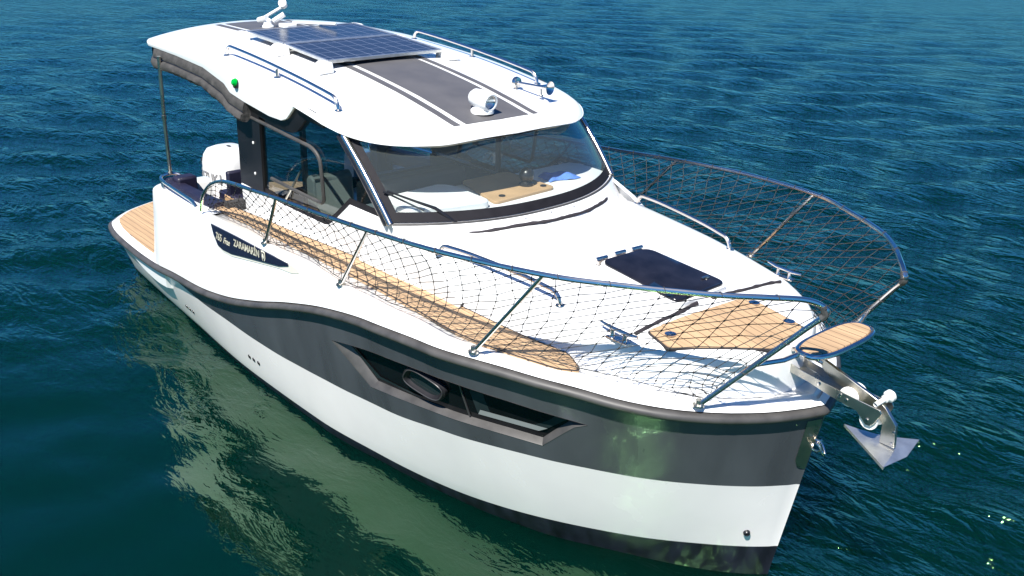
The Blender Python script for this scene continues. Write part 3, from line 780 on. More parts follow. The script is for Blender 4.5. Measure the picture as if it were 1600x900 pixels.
# ------------------------------------------------------------------ cabin inside
mb = MB(); rows = []
for s in [-1+2*i/30 for i in range(31)]:
    y = .90*s; xf = XB(y)-.012
    rows.append([(xf, y, 1.668), (xf-.2, y, 1.672), (4.42, y, 1.675), (4.30, y, 1.66), (4.27, y, 1.55), (4.25, y, .9)])
mb.grid(rows); dash = build('dashboard', mb, M['dash'], boat, smooth=40)
mb = MB(); pp = r2([(4.83, -.25), (4.80, .30), (4.31, .29), (4.31, -.12)], .05); mb.slab([(x, y, 1.692) for x, y in pp], [(x, y, 1.672) for x, y in pp])
build('teak_panel', mb, M['teak_plain'], dash, bevel=.004)
mb = MB(); mb.lathe([(.05, 0), (.05, .014), (.036, .022), (.03, .03)], (4.655, .165, 1.692), n=20)
mb.lathe([(.001, .0)]+[(.052*math.sin(math.pi*k/14), .052-.052*math.cos(math.pi*k/14)) for k in range(1, 15)], (4.655, .165, 1.71), n=24)
build('compass', mb, M['black'], dash)
for x, y in ((4.755, -.13), (4.74, .24)):
    mb = MB(); mb.lathe([(.022, 0), (.022, .006), (0, .007)], (x, y, 1.692), n=12); build('latch', mb, M['black'], dash)
mb = MB(); pp = r2([(4.40, -.84), (4.36, -.34), (4.45, -.28), (4.86, -.30), (4.80, -.60), (4.70, -.80)], .06)
mb.slab([(x, y, 1.722) for x, y in pp], [(x, y, 1.67) for x, y in pp]); build('dash_hump', mb, M['dash'], dash, bevel=.012)
mb = MB(); mb.box((4.22, -.45, 1.66), (.14, .80, .24)); mb.box((4.22, .48, 1.58), (.1, .8, .12))
build('instrument_hood', mb, M['interior'], dash, bevel=.03)
sw = empty('steering_wheel', (0, 0, 0), boat)
wc = Vector((4.10, -.50, 1.52)); wa = Vector((-.85, 0, .5)).normalized(); wx = Vector((0, 1, 0)); wy = wa.cross(wx)
mb = MB(); mb.tube([wc+.19*(wx*math.cos(a)+wy*math.sin(a)) for a in [2*math.pi*k/32 for k in range(32)]], .016, 8, closed=True); build('rim', mb, M['black'], sw)
mb = MB()
for a in (0, 2.1, 4.2): mb.tube([wc, wc+.19*(wx*math.cos(a+.5)+wy*math.sin(a+.5))], .011, 6)
mb.lathe([(.04, -.02), (.04, .02), (0, .03)], wc, wa, 14); mb.tube([wc, wc-wa*.22], .03, 8); build('spokes', mb, M['dullsteel'], sw)
for sy in (-1,):
    st = empty('helm_seat', (0, 0, 0), boat); yc = -.645
    sec = [(3.44, 1.02), (3.455, 1.45), (3.51, 1.62), (3.56, 1.68), (3.60, 1.69), (3.64, 1.66), (3.65, 1.5), (3.65, 1.02)]
    mb = MB(); mb.grid([[(x, y, z) for x, z in sec] for y in (yc-.215, yc-.20, yc+.08, yc+.095)])
    for y in (yc-.215, yc+.095): mb.add([(x, y, z) for x, z in sec], [tuple(range(8))])
    build('backrest', mb, M['beige'], st, bevel=.02, seg=3)
    mb = MB(); mb.box((3.86, yc-.05, 1.10), (.36, .30, .12)); build('seat_cushion', mb, M['greyseat'], st, bevel=.03)
    mb = MB(); mb.lathe([(.2, .58), (.19, .6), (.05, .62), (.05, 1.05)], (3.75, yc, 0), n=16); build('pedestal', mb, M['dullsteel'], st)
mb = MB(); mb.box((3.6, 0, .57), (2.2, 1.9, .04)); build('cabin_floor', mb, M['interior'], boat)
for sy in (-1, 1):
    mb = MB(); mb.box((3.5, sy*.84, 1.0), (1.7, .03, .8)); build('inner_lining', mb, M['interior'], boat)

# ------------------------------------------------------------------ roof
ZC = pchip([.85, 1.2, 2, 2.5, 3.2, 3.9, 4.3, 4.55, 4.8], [2.395, 2.41, 2.41, 2.39, 2.345, 2.26, 2.19, 2.140, 2.112])
def zroof(x, y): return ZC(x)-.05*(y/.85)**2
XF = pchip([0, .5, .7, .85, .93, .98, 1.0], [4.755, 4.715, 4.61, 4.47, 4.35, 4.20, 4.05])
XA = pchip([0, .43, .8, .93, .98, 1.0], [.90, 1.0, 1.13, 1.19, 1.22, 1.28])
ZB_ = ([1.2, 1.39, 1.84, 2.32, 2.66, 2.75, 2.96, 3.33, 3.50, 3.575, 3.70, 3.85, 4.06, 4.355, 4.5, 4.6, 4.8],
            [2.29, 2.285, 2.275, 2.25, 2.183, 2.13, 2.10, 2.062, 2.062, 2.085, 2.185, 2.182, 2.155, 2.115, 2.095, 2.085, 2.075])
def ZBx(x): return float(np.interp(x, *ZB_))
def roof_ring():
    """outline in plan, counter-clockwise, dense"""
    pts = []
    ys = [1.0*math.sin(math.pi/2*k/24) for k in range(-24, 25)]
    front = [(XF(abs(y)), y) for y in ys]
    port = [(4.05+(1.28-4.05)*k/150, 1.0) for k in range(1, 150)]
    aft = [(XA(abs(y)), y) for y in ys[::-1]]
    stb = [(1.28+(4.05-1.28)*k/150, -1.0) for k in range(1, 150)]
    return front+port+aft+stb
def make_roof():
    ring = roof_ring(); mb = MB(); n = len(ring)
    cx = 2.75
    def sc(p, d):   # pull a ring point inwards by about d metres
        x, y = p; return (cx+(x-cx)*(1-d/1.9), y*(1-d/1.0))
    rows = []
    for d in (.9, .6, .35, .2, .12, .07, .035): rows.append([(*sc(p, d), zroof(*sc(p, d))-(.004*(1-d/.12)**2 if d < .12 else 0)) for p in ring])
    zt = [zroof(*p)-(.010 if p[0] < 2.6 else .018) for p in ring]
    rows.append([(*sc(p, .010), z+.004) for p, z in zip(ring, zt)])
    rows.append([(*p, z-.012) for p, z in zip(ring, zt)])
    zb = [min(ZBx(p[0]) if p[0] > 1.2 else 2.29, z-.015) for p, z in zip(ring, zt)]
    rows.append([(*p, z*.5+b*.5) for p, z, b in zip(ring, zt, zb)])
    rows.append([(*sc(p, .004), b+.006) for p, b in zip(ring, zb)])
    rows.append([(*sc(p, .018), b) for p, b in zip(ring, zb)])
    mb.grid(rows, 0, closed=True)
    c0 = rows[0]; mb.add(c0+[(cx, 0, zroof(cx, 0))], [(i, (i+1) % n, n) for i in range(n)], 0)
    rows2 = [rows[-1], [(*sc(p, .05), b+.002) for p, b in zip(ring, zb)], [(*sc(p, .10), zroof(*sc(p, .1))-.085) for p in ring], [(*sc(p, .5), zroof(*sc(p, .5))-.07) for p in ring]]
    mb.grid(rows2, 1, closed=True)
    mb.add([r for r in rows2[-1]]+[(cx, 0, zroof(cx, 0)-.07)], [(i, (i+1) % n, n) for i in range(n)], 1)
    return build('roof', mb, [M['gel'], M['lining']], boat, smooth=50)
roof = make_roof()
for sy in (-1, 1):     # black edge trim under the roof, with the same notch
    mb = MB(); xs = [2.72, 2.96, 3.15, 3.33, 3.50, 3.575, 3.64, 3.70, 3.85, 3.93]
    mb.grid([[(x, sy*.972, ZBx(x)+.02) for x in xs], [(x, sy*.974, ZBx(x)-.004) for x in xs], [(x+.06, sy*.955, ZBx(x)-(.072 if x < 4.1 else .03)) for x in xs], [(x+.06, sy*.90, ZBx(x)-(.07 if x < 4.1 else .03)) for x in xs]])
    build('edge_trim', mb, M['black'], roof, smooth=30)
def on_roof(x, y, h=0.): return (x, y, zroof(x, y)+h)
def roof_strip(name, y0, y1, x0, x1, xe=None):
    mb = MB(); xs = [x0+(x1-x0)*i/40 for i in range(41)]; rows = []
    for k in range(9):
        y = y0+(y1-y0)*k/8
        xm = (XF(abs(y))-.185) if xe else x1
        rows.append([on_roof(min(x0+(xm-x0)*i/40, 9), y, .003) for i in range(41)])
    mb.grid(rows); return build(name, mb, M['film'], roof)
for a, b in ((2.9, None), (1.15, 2.3)):
    for y0, y1 in ((-.262, .262), (-.352, -.302), (.302, .352)):
        roof_strip('roof_stripe', y0, y1, a, b or 4.6, b is None)
# solar panels
def solar(x0, x1):
    e = empty('solar_panel', ((x0+x1)/2, 0, zroof((x0+x1)/2, .5)+.038+.016), boat)
    sl = math.atan2(zroof(x1, .5)-zroof(x0, .5), x1-x0); e.rotation_euler = (0, -sl, 0)
    L, W = (x1-x0)/math.cos(sl)-.006, 1.0
    mb = MB(); mb.box((0, 0, 0), (L-.03, W-.03, .016)); build('cells', mb, M['solar'], e)
    mb = MB()
    for sx in (-1, 1): mb.box((sx*(L/2-.012), 0, 0), (.020, W, .024))
    for sy in (-1, 1): mb.box((0, sy*(W/2-.012), 0), (L-.042, .0195, .0235))
    build('frame', mb, M['galv'], e, bevel=.003)
    return e
solar(2.03, 2.645); solar(2.65, 3.285)
for x, l in ((2.04, .16), (2.65, .20), (3.28, .18)):
    for sy in (-1, 1):
        mb = MB(); z = zroof(x, .54)
        mb.slab([(x-l/2+.02, sy*.495, z+.066), (x+l/2-.02, sy*.495, z+.066), (x+l/2-.02, sy*.535, z+.066), (x-l/2+.02, sy*.535, z+.066)],
                [(x-l/2, sy*.495, z+.002), (x+l/2, sy*.495, z-.004), (x+l/2, sy*.615, z-.008), (x-l/2, sy*.615, z-.004)])
        build('panel_bracket', mb, M['white_pl'], boat, bevel=.008)
for sy in (-1, 1):
    handrail('roof_handrail', (on_roof(2.42, sy*.842), on_roof(3.985, sy*.842)), .078, boat, .0125, (on_roof(3.205, sy*.848),), .08)
# searchlight
sl_ = empty('searchlight', on_roof(4.43, -.035), boat); sl_.scale = (.92, .92, .92)
mb = MB(); mb.lathe([(.085, 0), (.083, .02), (.07, .035), (.055, .042), (.05, .05)], (0, 0, 0), n=24); build('base', mb, M['white_pl'], sl_)
hd = Vector((.93, .12, -.12)).normalized(); q = Vector((0, 0, 1)).rotation_difference(hd)
mb = MB(); pr = [(.0, -.125), (.045, -.118), (.072, -.085), (.08, -.03), (.082, .04), (.080, .085), (.072, .10), (.060, .098), (.056, .08)]
mb.grid([[q @ Vector((r*.84*math.cos(2*math.pi*k/28), r*.84*math.sin(2*math.pi*k/28)*1.05, z*.88))+Vector((0, 0, .092)) for k in range(28)] for r, z in pr], closed=True)
build('lamp_head', mb, M['white_pl'], sl_, smooth=50)
mb = MB(); mb.lathe([(.0, .047), (.025, .06), (.043, .074), (.048, .080)], Vector((0, 0, .092)), hd, 24); build('lens', mb, M['steel'], sl_)
mb = MB(); mb.lathe([(.049, .073), (.0, .075)], Vector((0, 0, .092)), hd, 24); build('lens_glass', mb, glass('lens_glass', (.8, .9, .95)), sl_)
# horn
hn = empty('horn', on_roof(4.2, .56), boat)
h0, h1 = Vector((-.115, -.02, .065)), Vector((.185, .035, .062)); hx = (h1-h0).normalized()
mb = MB(); mb.lathe([(.0, -.005), (.038, 0), (.042, .012), (.038, .03), (.015, .034), (.011, .05), (.010, .19), (.014, .24), (.026, .285), (.046, .31), (.047, .314), (.02, .29), (.0, .27)], h0, hx, 22); build('trumpet', mb, M['steel'], hn, smooth=60)
mb = MB(); mb.lathe([(.03, 0), (.03, .006), (.013, .012), (.012, .06)], h0+hx*.01-Vector((0, 0, .067)), n=14)
mb.lathe([(.018, 0), (.018, .005), (.007, .01), (.007, .055)], h0+hx*.235-Vector((0, 0, .064)), n=12); build('bracket', mb, M['steel'], hn)
# navigation light
nl = empty('navigation_light', (2.877, -1.0, 2.225), boat)
mb = MB(); mb.lathe([(.0, .034), (.018, .03), (.030, .012), (.032, 0)], (0, 0, 0), (0, -1, .35), 16); build('lens', mb, M['green'], nl)
mb = MB(); mb.lathe([(.034, .010), (.040, .006), (.040, -.012)], (0, 0, 0), (0, -1, .35), 16); build('housing', mb, M['black'], nl)
# folding stern light mast and the pole laid across the panel
ms = empty('folding_light_mast', on_roof(1.62, -.06), boat)
mb = MB(); mb.lathe([(.05, 0), (.05, .012), (.036, .03), (.034, .06), (.02, .075), (0, .078)], (-.02, -.02, 0), n=16)
mb.box((.10, .10, .02), (.16, .09, .035)); build('base', mb, M['white_pl'], ms, bevel=.006)
mb = MB(); mb.tube([(-.06, -.05, .07), (-.02, .12, .16)], .013, 8); mb.tube([(-.10, -.06, .055), (-.0, -.04, .08)], .024, 10)
mb.tube([(.0, .02, .05), (.05, .10, .11)], .022, 10); build('arm', mb, M['white_pl'], ms)
mb = MB(); mb.lathe([(.0, -.028), (.034, -.025), (.038, 0), (.034, .025), (0, .03)], (-.02, .13, .185), (.5, -.4, .35), 16); build('lamp', mb, M['white_pl'], ms)
mb = MB(); mb.tube([(.12, .14, .045), (.62, .26, .075)], .011, 8); build('pole', mb, M['white_pl'], ms)
# rolled canvas side curtain under the aft roof edge
mb = MB(); rows = []; N_ = 60
for i in range(N_+1):
    t = i/N_; x = 1.27+1.70*t; zb = ZBx(max(x, 1.21)); r_ = random.Random(i)
    w = .004*math.sin(i*.53)+.003*math.sin(i*1.37+1)+r_.uniform(-.003, .003)
    h = .155-.02*math.sin(t*3)-(.02 if t > .85 else 0); yy = -1.005 if t > .08 else -1.005+.06*(1-t/.08)
    rows.append([(x, yy+.03, zb+.012), (x, yy+.004, zb-.004), (x, yy-.012+w*.3, zb-.055), (x, yy-.004, zb-.070), (x, yy-.026+w*.5, zb-.082), (x, yy-.036+w, zb-.11),
                 (x, yy-.020+w, zb-h), (x, yy+.02, zb-h-.008+w), (x, yy+.05, zb-.11), (x, yy+.055, zb-.01)])
mb.grid(rows); mb.add(rows[0], [tuple(range(10))]); mb.add(rows[-1], [tuple(range(10))])
for (p, t_) in ((0, 0),):
    pass
cur = build('rolled_curtain', mb, M['canvas'], boat, smooth=50)
mb = MB(); mb.tube([Vector(r[3])+Vector((0, -.004, .004)) for r in rows], .0035, 5); build('seam', mb, M['black'], cur)
mb = MB(); rows = []
for i in range(40):
    y = -.94+1.88*i/39; x = XA(abs(y))+.03; w = .008*math.sin(i*1.3)
    rows.append([(x, y, 2.30), (x-.02+w, y, 2.25), (x-.025+w, y, 2.17), (x+.03, y, 2.16), (x+.04, y, 2.30)])
mb.grid(rows); build('rolled_curtain', mb, M['canvas'], boat, smooth=50)

# ------------------------------------------------------------------ outboard motor
om = empty('outboard_motor', (.42, -.01, 0), boat)
def cowl_ring(z, lx0, lx1, wy, ex=3.2, n=40, yo=0):
    out = []
    for k in range(n):
        a = 2*math.pi*k/n; c, s = math.cos(a), math.sin(a)
        x = math.copysign(abs(c)**(2/ex), c); y = math.copysign(abs(s)**(2/ex), s)
        out.append(((lx0+lx1)/2+x*(lx1-lx0)/2, y*wy+yo, z))
    return out
mb = MB(); mb.grid([cowl_ring(.42, -.24, .24, .19), cowl_ring(.55, -.27, .27, .215), cowl_ring(.80, -.285, .285, .23), cowl_ring(.98, -.28, .285, .225), cowl_ring(1.06, -.26, .28, .21),
                    cowl_ring(1.115, -.22, .26, .18), cowl_ring(1.145, -.14, .2, .12), cowl_ring(1.152, -.02, .06, .02)], closed=True)
build('cowling', mb, M['gel'], om, smooth=60)
mb = MB(); r0, r1 = [], []
for k in range(17, 29):
    t = (k-17)/11; zl, zu = 1.0-.035*t, 1.0-.035*t+.075*(1-t)**.7+.004
    f = .2285-.018*max(0, (zu-.99)/.07)
    r0.append(cowl_ring(zl, -.293, .29, .2370)[k]); r1.append(cowl_ring(zu, -.291+.02*(1-t), .29, f+.009)[k])
mb.grid([r0, r1]); build('air_vent', mb, M['accent'], om)
mb = MB(); mb.box((0, 0, .30), (.34, .26, .3)); mb.box((.02, 0, -.1), (.2, .12, .9)); build('leg', mb, M['white_pl'], om, bevel=.02)
text_mesh('lettering', 'SUZUKI', .145, M['greytext'], om, (-.262, -.2335, .81), (1, 0, .05), (0, 0, 1), extrude=.002, offset=.002,
          fit=lambda c: -(.23*max(0., 1-min(1., abs(c.x/.2855))**3.2)**(1/3.2))-.004)
mb = MB(); mb.tube([(-.27, -.228, .765), (-.1, -.232, .735), (.12, -.232, .715)], .004, 6); build('pinstripe', mb, M['accent'], om)

# ------------------------------------------------------------------ name badge on the topside
bp_ = [(2.782, 1.212), (3.2, 1.232), (3.6, 1.245), (3.975, 1.258), (3.985, 1.243), (3.86, 1.207), (3.52, 1.150), (3.132, 1.080), (2.98, 1.070), (2.901, 1.080), (2.83, 1.14)]
def ytop(x, z):
    z0, zg = ZR(x)+.035, ZD(x); f = (z-z0)/(zg-z0)
    return B(x)-np.interp(f, [0, .35, .7, .93, 1], [.012, .03, .045, .055, .07])
sh_ = [(2.78, 1.20), (2.83, 1.13), (2.90, 1.065), (2.98, 1.052), (3.132, 1.060), (3.52, 1.130), (3.86, 1.188), (4.03, 1.205), (4.12, 1.232), (4.11, 1.255), (3.985, 1.262)]
mb = MB(); mb.slab([(x, -(ytop(x, z)+.004), z) for x, z in sh_], [(x, -(ytop(x, z)-.03), z) for x, z in sh_]); nb = build('name_badge', mb, M['shelf'], boat, bevel=.003)
mb = MB(); mb.slab([(x, -(ytop(x, z)+.010), z) for x, z in bp_], [(x, -(ytop(x, z)-.02), z) for x, z in bp_]); build('plate', mb, M['badge'], nb, bevel=.002)
yb_ = -(ytop(3.2, 1.16)+.0125)
def fit_(c): return -(ytop(c.x, c.z)+.0128)
text_mesh('lettering', '765', .075, M['cream'], nb, (2.872, yb_+.008, 1.125), (1, -.012, .035), (0, 0, 1), shear=.25, sx=.95, fit=fit_, offset=.002)
text_mesh('lettering', 'Free', .062, M['cream'], nb, (3.005, yb_+.006, 1.130), (1, -.012, .045), (0, 0, 1), shear=.45, sx=1.05, spacing=.9, fit=fit_, offset=.002)
text_mesh('lettering', 'ZARAMARİN', .068, M['cream'], nb, (3.185, yb_+.001, 1.158), (1, -.004, .075), (0, 0, 1), sx=1.02, fit=fit_, offset=.002)
mb = MB(); cx_, cz_ = 3.645, 1.212
shd = [(-.028, .036), (0, .042), (.028, .036), (.026, -.01), (.012, -.034), (0, -.042), (-.012, -.034), (-.026, -.01)]
mb.add([(cx_+a, -(ytop(cx_, cz_)+.0125), cz_+b) for a, b in shd], [tuple(range(8))]); 
crest = build('crest', mb, M['cream'], nb)
mb = MB(); mb.add([(cx_+a*.72, -(ytop(cx_, cz_)+.0145), cz_+b*.74) for a, b in shd], [tuple(range(8))])
mb.add([(cx_+a, -(ytop(cx_, cz_)+.0150), cz_+b) for a, b in ((-.008, .02), (.008, .02), (.012, 0), (0, -.022), (-.012, 0))], [tuple(range(5))], 1); build('crest', mb, [M['badge'], M['cream']], nb)

# ------------------------------------------------------------------ bow rail, net, pulpit seat
RAIL = [(2.60, 1.235, 1.262), (2.655, 1.239, 1.38), (2.79, 1.247, 1.488), (2.92, 1.254, 1.55), (3.066, 1.262, 1.597), (3.26, 1.272, 1.629), (3.577, 1.282, 1.659), (3.911, 1.284, 1.686), (4.473, 1.287, 1.722),
        (4.996, 1.289, 1.762), (5.62, 1.246, 1.803), (6.235, 1.103, 1.836), (6.569, .925, 1.845), (6.884, .716, 1.853), (7.062, .539, 1.852), (7.165, .41, 1.842), (7.222, .350, 1.815), (7.236, .341, 1.775),
        (7.168, .378, 1.69), (7.025, .457, 1.51), (6.885, .533, 1.335), (6.786, .587, 1.212)]
rail_c = catmull(RAIL, 6)
def base_pt(x, inset=.085): return Vector((x, B(x)-inset, ZD(x)))
STAN = [((5.780, 1.172), (6.222, 1.108, 1.834)), ((4.584, 1.236), (4.99, 1.288, 1.758)), ((3.62, 1.236), (3.92, 1.284, 1.686))]
random.seed(3)
for sy in (-1, 1):
    S_ = Vector((1, sy, 1))
    mb = MB(); mb.tube([p*S_ for p in rail_c], .0135, 10); rl = build('bow_rail', mb, M['steel'], boat)
    for (bx_, by_), tp_ in STAN:
        mb = MB(); b0 = Vector((bx_, sy*by_, ZD(bx_))); mb.tube([b0, Vector(tp_)*S_], .0115, 8); so = build('stanchion', mb, M['steel'], rl)
    for bx_, by_ in [s[0] for s in STAN]+[(6.786, .587)]:
        mb = MB(); mb.lathe([(.030, -.004), (.029, .006), (.017, .010), (.016, .03), (0, .031)], (bx_, sy*by_, ZD(bx_)), n=16); build('rail_foot', mb, M['dullsteel'], rl)
    # lashing of dark cord where the rail turns down
    mb = MB(); mb.tube([p*S_ for p in catmull([RAIL[16], RAIL[17], (7.222, .352, 1.755)], 4)], .0175, 10); build('cord_lashing', mb, M['cord'], rl)
# net
def net(sy):
    ncol, nrow = 45, 11
    top = rail_c[6:6*20+1]
    ln = [0.]
    for a, b in zip(top, top[1:]): ln.append(ln[-1]+(b-a).length)
    L = ln[-1]
    def at(s):
        d = s*L
        for i in range(len(ln)-1):
            if ln[i+1] >= d:
                t = (d-ln[i])/max(1e-9, ln[i+1]-ln[i]); return top[i].lerp(top[i+1], t)
        return top[-1]
    ties = [2.62, 3.62, 4.584, 5.787, 6.786]
    def bot(s):
        x = 2.62+(6.80-2.62)*(s**.93); x = min(x, 6.786)
        for a, b in zip(ties, ties[1:]):
            if a <= x <= b:
                f = (x-a)/(b-a); sag = math.sin(math.pi*f)
                p = base_pt(x, .10+.02*sag) ; p.z += .012+.03*sag*(.4+.6*math.sin(x*5)**2); return p
        return base_pt(x, .10)
    rnd = random.Random(11+sy)
    P = {}
    for j in range(nrow+1):
        for i in range(ncol+1):
            s = min(1, max(0, (i+(j % 2)*.5)/ncol)); v = j/nrow
            a, b = at(s), bot(s)
            p = a.lerp(b, v); bel = math.sin(math.pi*v)
            n2 = Vector((0, 1, 0)) if p.x < 6 else Vector((.6, .8, 0))
            p = p-n2*.035*bel+Vector((0, 0, -.02*bel))
            w = .0045 if 0 < j < nrow else .002
            p += Vector((rnd.gauss(0, w), rnd.gauss(0, w*.6), rnd.gauss(0, w)))
            zd = ZD(p.x)+.006
            if p.z < zd: p.z = zd+rnd.uniform(0, .004)
            P[i, j] = Vector((p.x, sy*p.y, p.z))
    mb = MB()
    def seg(a, b, r):
        d = (b-a)
        if d.length < 1e-5: return
        d.normalize(); x = d.cross(Vector((.3, .2, 1))).normalized(); y = d.cross(x)
        ring = [x*math.cos(t)+y*math.sin(t) for t in (0, 2.094, 4.189)]
        mb.add([a+r*c for c in ring]+[b+r*c for c in ring], [(0, 1, 4, 3), (1, 2, 5, 4), (2, 0, 3, 5)])
    for j in range(nrow):
        for i in range(ncol+1):
            for di in ((0, -1) if j % 2 == 0 else (0, 1)):
                if 0 <= i+di <= ncol: seg(P[i, j], P[i+di, j+1], .0023)
    for (i, j), p in P.items():
        if 0 < j < nrow:
            r = .0066; mb.add([p+Vector(v)*r for v in ((1, 0, 0), (-1, 0, 0), (0, 1, 0), (0, -1, 0), (0, 0, 1), (0, 0, -1))],
                   [(0, 2, 4), (2, 1, 4), (1, 3, 4), (3, 0, 4), (2, 0, 5), (1, 2, 5), (3, 1, 5), (0, 3, 5)], 1)
    # lacing round the top tube and the foot line
    for i in range(0, ncol, 2):
        p = P[i, 0]; c = at(min(1, i/ncol)); c = Vector((c.x, sy*c.y, c.z)); t = (at(min(1, (i+1)/ncol))-at(max(0, (i-1)/ncol))); t = Vector((t.x, sy*t.y, t.z)).normalized()
        a_ = t.cross(Vector((0, 0, 1))).normalized(); b_ = t.cross(a_)
        pr_ = [c+.0165*(a_*math.cos(q)+b_*math.sin(q))+t*(q-3)*.006 for q in [k*math.pi/4 for k in range(9)]]
        for a, b in zip(pr_, pr_[1:]): seg(a, b, .0017)
    for i in range(ncol): seg(P[i, nrow], P[i+1, nrow], .003)
    return build('safety_net', mb, [M['cord'], M['knot']], boat, smooth=0)
for sy in (-1, 1): net(sy)
mb = MB(); mb.tube(catmull([(7.06, -.235, 1.47), (6.90, -.36, 1.40), (6.70, -.50, 1.335), (6.47, -.66, 1.285)], 5), .0045, 6); build('white_cord', mb, M['white_pl'], boat)
# pulpit seat over the bow roller
ps = empty('pulpit_seat', (7.105, .025, 1.5), boat)
def stad(rx, ry, k=14):
    return [(rx*math.sin(a), -ry+(-rx*math.cos(a))*1.0) for a in [math.pi*(-.5+j/k) for j in range(k+1)]], None
def stadium(hx, hy, ex=3.0, n=48):
    out = []
    for k in range(n):
        a = 2*math.pi*k/n; c, s = math.cos(a), math.sin(a)
        out.append((math.copysign(abs(c)**(2/ex), c)*hx, math.copysign(abs(s)**(2/ex), s)*hy))
    return out
st_ = stadium(.082, .255)
mb = MB(); mb.slab([(x*.95, y*.98, .012) for x, y in st_], [(x*.95, y*.98, -.012) for x, y in st_]); build('seat_board', mb, M['teak_x'], ps, bevel=.003)
mb = MB(); mb.tube([(x*1.08, y*1.03, -.004) for x, y in st_], .014, 10, closed=True); build('rim', mb, M['steel'], ps)
for sy in (-1, 1):
    mb = MB(); mb.tube([(-.03, sy*.255, -.01), (-.06, sy*.33-.01, -.03), (-.10, sy*.475-.02, -.02)], .012, 8); build('side_bracket', mb, M['steel'], ps)
    mb = MB(); mb.tube([(-.05, sy*.09, -.01), (-.17, sy*.09, -.09)], .012, 8); build('strut', mb, M['steel'], ps)
# ------------------------------------------------------------------ stem plate, bow eye, anchor roller
mb = MB()
for sy in (-1, 1):
    mb.grid([[hull(u, t, sy, .004) for u in (.9950, .9965, .9980, .9999)] for t in (.96, .88, .8, .74)]+[[hull(u, t, sy, .004) for u, t in ((.9962, .70), (.9970, .69), (.998, .68), (.9999, .675))]])
build('stem_plate', mb, M['dullsteel'], boat, smooth=40)
ey = empty('bow_eye', (7.10, 0, .915), boat)
mb = MB(); mb.tube([(-.02, 0, .03), (.015, 0, .032), (.03, 0, .018), (.03, 0, -.018), (.015, 0, -.03), (-.02, 0, -.03)], .006, 8); build('eye_bolt', mb, M['steel'], ey)
mb = MB(); mb.tube(catmull([(.01, -.02, .026), (.03, -.022, .02), (.055, -.022, -.01), (.058, -.005, -.03), (.05, .012, -.03), (.03, .02, -.0), (.012, .02, .02)], 5), .006, 8)
mb.tube([(.012, -.03, .026), (.012, .03, .022)], .007, 8); build('shackle', mb, M['steel'], ey)
# roller cheeks
br = empty('bow_roller', (0, 0, 0), boat)
ck = [(6.90, 1.335), (6.994, 1.318), (7.241, 1.290), (7.428, 1.279), (7.436, 1.262), (7.412, 1.205), (7.392, 1.180), (7.365, 1.178), (7.345, 1.20), (7.312, 1.228), (7.169, 1.246), (7.02, 1.275), (6.90, 1.29)]
for y0, y1 in ((-.062, -.056), (.050, .056)):
    mb = MB(); mb.slab([(x, y0, z) for x, z in ck], [(x, y1, z) for x, z in ck]); build('cheek_plate', mb, M['dullsteel'], br, bevel=.0015)
mb = MB(); mb.box((7.06, -.003, 1.268), (.34, .104, .006), Matrix.Rotation(.115, 3, 'Y')); build('base_plate', mb, M['dullsteel'], br)
for x, z, r in ((7.255, 1.272, .05), (7.372, 1.196, .046)):
    mb = MB(); mb.lathe([(.008, -.044), (r, -.044), (r*1.0, -.034), (r*.55, -.010), (r*.55, .008), (r, .032), (r, .042), (.008, .042)], (x, -.003, z), (0, 1, 0), 24); build('roller', mb, M['white_pl'], br, smooth=35)
for x, z in ((7.255, 1.262), (7.372, 1.205), (7.22, 1.275), (7.10, 1.285), (7.215, 1.262)):
    mb = MB(); mb.lathe([(.010, 0), (.009, .005), (0, .006)], (x, -.062, z), (0, -1, 0), 10); build('bolt', mb, M['steel'], br)
mb = MB(); mb.lathe([(.012, -.06), (.012, .0), (.02, .005), (.016, .02), (.03, .03), (.030, .05), (.018, .062), (.0, .064)], (7.405, .005, 1.305), (.15, .9, .2), 16); build('retaining_pin', mb, M['white_pl'], br)

# ------------------------------------------------------------------ anchor held in the roller (a thing of its own)
an = empty('anchor', (7.3, 0, 1.2))
tag(an, 'galvanised plough anchor hanging from the roller at the bow', 'anchor')
def rel(p): return (p[0]-7.3, p[1], p[2]-1.2)
shk = [(7.060, 1.386), (7.078, 1.392), (7.375, 1.300), (7.425, 1.275), (7.492, 1.205), (7.502, 1.09), (7.425, 1.09), (7.425, 1.185), (7.385, 1.228), (7.10, 1.322), (7.066, 1.358)]
mb = MB(); mb.slab([rel((x, -.010, z)) for x, z in shk], [rel((x, .010, z)) for x, z in shk]); build('shank', mb, M['dullsteel'], an, bevel=.002)
tip, rid, back = (7.225, 0, 1.090), (7.44, 0, 1.095), (7.52, 0, 1.085)
tip = (7.232, 0.0, 1.098)
ws_ = (7.545, -.175, 1.075); wp_ = (7.530, .178, 1.082)
low = (7.44, 0, 1.028)
mb = MB()
T, BK = Vector(tip), Vector((7.505, 0, 1.082)); A_, P_ = Vector(ws_), Vector(wp_)
dz = Vector((0, 0, -.014))
ridge = [T.lerp(BK, t) for t in (0, .25, .5, .75, 1)]
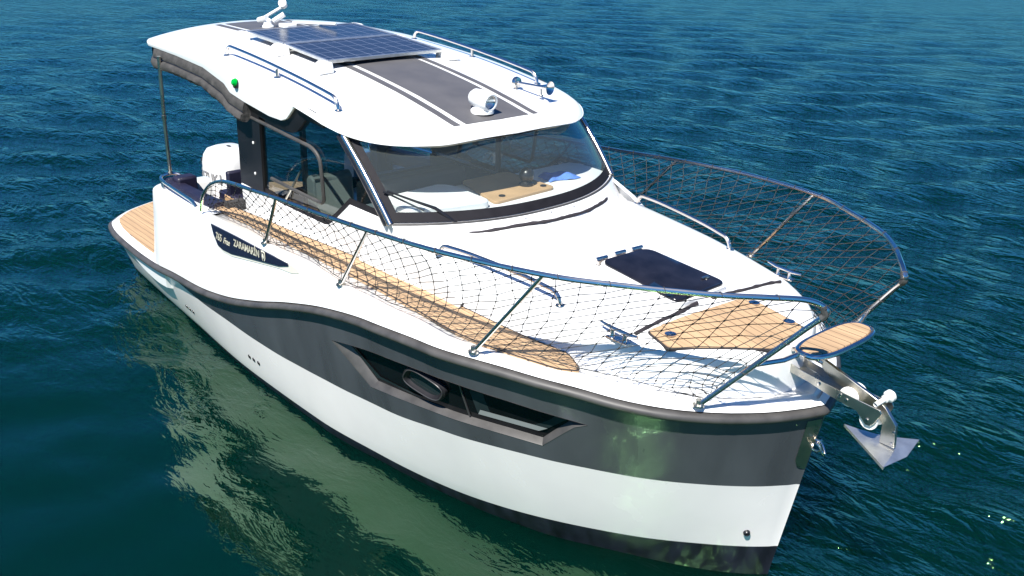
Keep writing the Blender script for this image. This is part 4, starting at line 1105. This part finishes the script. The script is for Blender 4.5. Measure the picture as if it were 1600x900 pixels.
for w, cur_ in ((A_, .0), (P_, .55)):
    lead = [T.lerp(w, t)+(T.lerp(BK, t)-T.lerp(w, t))*cur_*min(1, 1.6*(1-t)) for t in (0, .25, .5, .75, 1)]
    mb.grid([[rel(p) for p in ridge], [rel(p) for p in lead], [rel(p+dz) for p in lead], [rel(p+dz*1.2) for p in ridge]])
    mb.add([rel(BK), rel(w), rel(w+dz), rel(BK+dz)], [(0, 1, 2, 3)])
Q_ = BK+Vector((.045, .035, -.030))
mb.add([rel(BK), rel(A_), rel(Q_), rel(P_)], [(0, 1, 2), (0, 2, 3)])
mb.add([rel(T+Vector((.06, 0, -.016))), rel(BK+Vector((-.03, -.06, -.018))), rel(BK+Vector((-.05, 0, -.07))), rel(BK+Vector((-.03, .06, -.018)))], [(0, 2, 1), (0, 3, 2), (1, 2, 3)])
build('fluke', mb, M['galv'], an, smooth=20)
for x, z in ((7.487, 1.17), (7.487, 1.11)):
    mb = MB(); mb.lathe([(.008, 0), (.007, .005), (0, .006)], rel((x, -.010, z)), (0, -1, 0), 10); build('bolt', mb, M['steel'], an)
mb = MB(); mb.tube([rel(p) for p in ((7.075, 0, 1.372), (7.045, 0, 1.376), (7.01, .0, 1.378))], [.014, .016, .012], 10); build('swivel', mb, M['steel'], an)
for i in range(7):
    c_ = Vector((7.0-.026*i, .0, 1.380-.004*i)); al = i % 2
    pts = []
    for k in range(14):
        a = 2*math.pi*k/14; e = .019*math.cos(a); f = .010*math.sin(a)
        pts.append(rel(c_+Vector((e, f if al else 0, 0 if al else f))))
    mb = MB(); mb.tube(pts, .0036, 6, closed=True); build('chain_link', mb, M['dullsteel'], an)

# ------------------------------------------------------------------ folded cloth left on the dashboard
mb = MB(); rows = []
for i in range(15):
    r = []
    for j in range(15):
        u, v = i/14-.5, j/14-.5; e = max(abs(u), abs(v))*2
        z = .030*(1-e**4)+.008*math.sin(u*9+v*5)*(1-e)+.006*math.sin(v*13)
        r.append((4.60+.16*u+.05*v+.01*math.sin(v*8), .52+.26*v-.03*u, 1.676+max(z, .001)))
    rows.append(r)
mb = MB(); mb.grid(rows); co = build('folded_cloth', mb, M['cloth'], None, smooth=60)
tag(co, 'crumpled blue cloth lying on the white dashboard behind the windscreen', 'cloth')
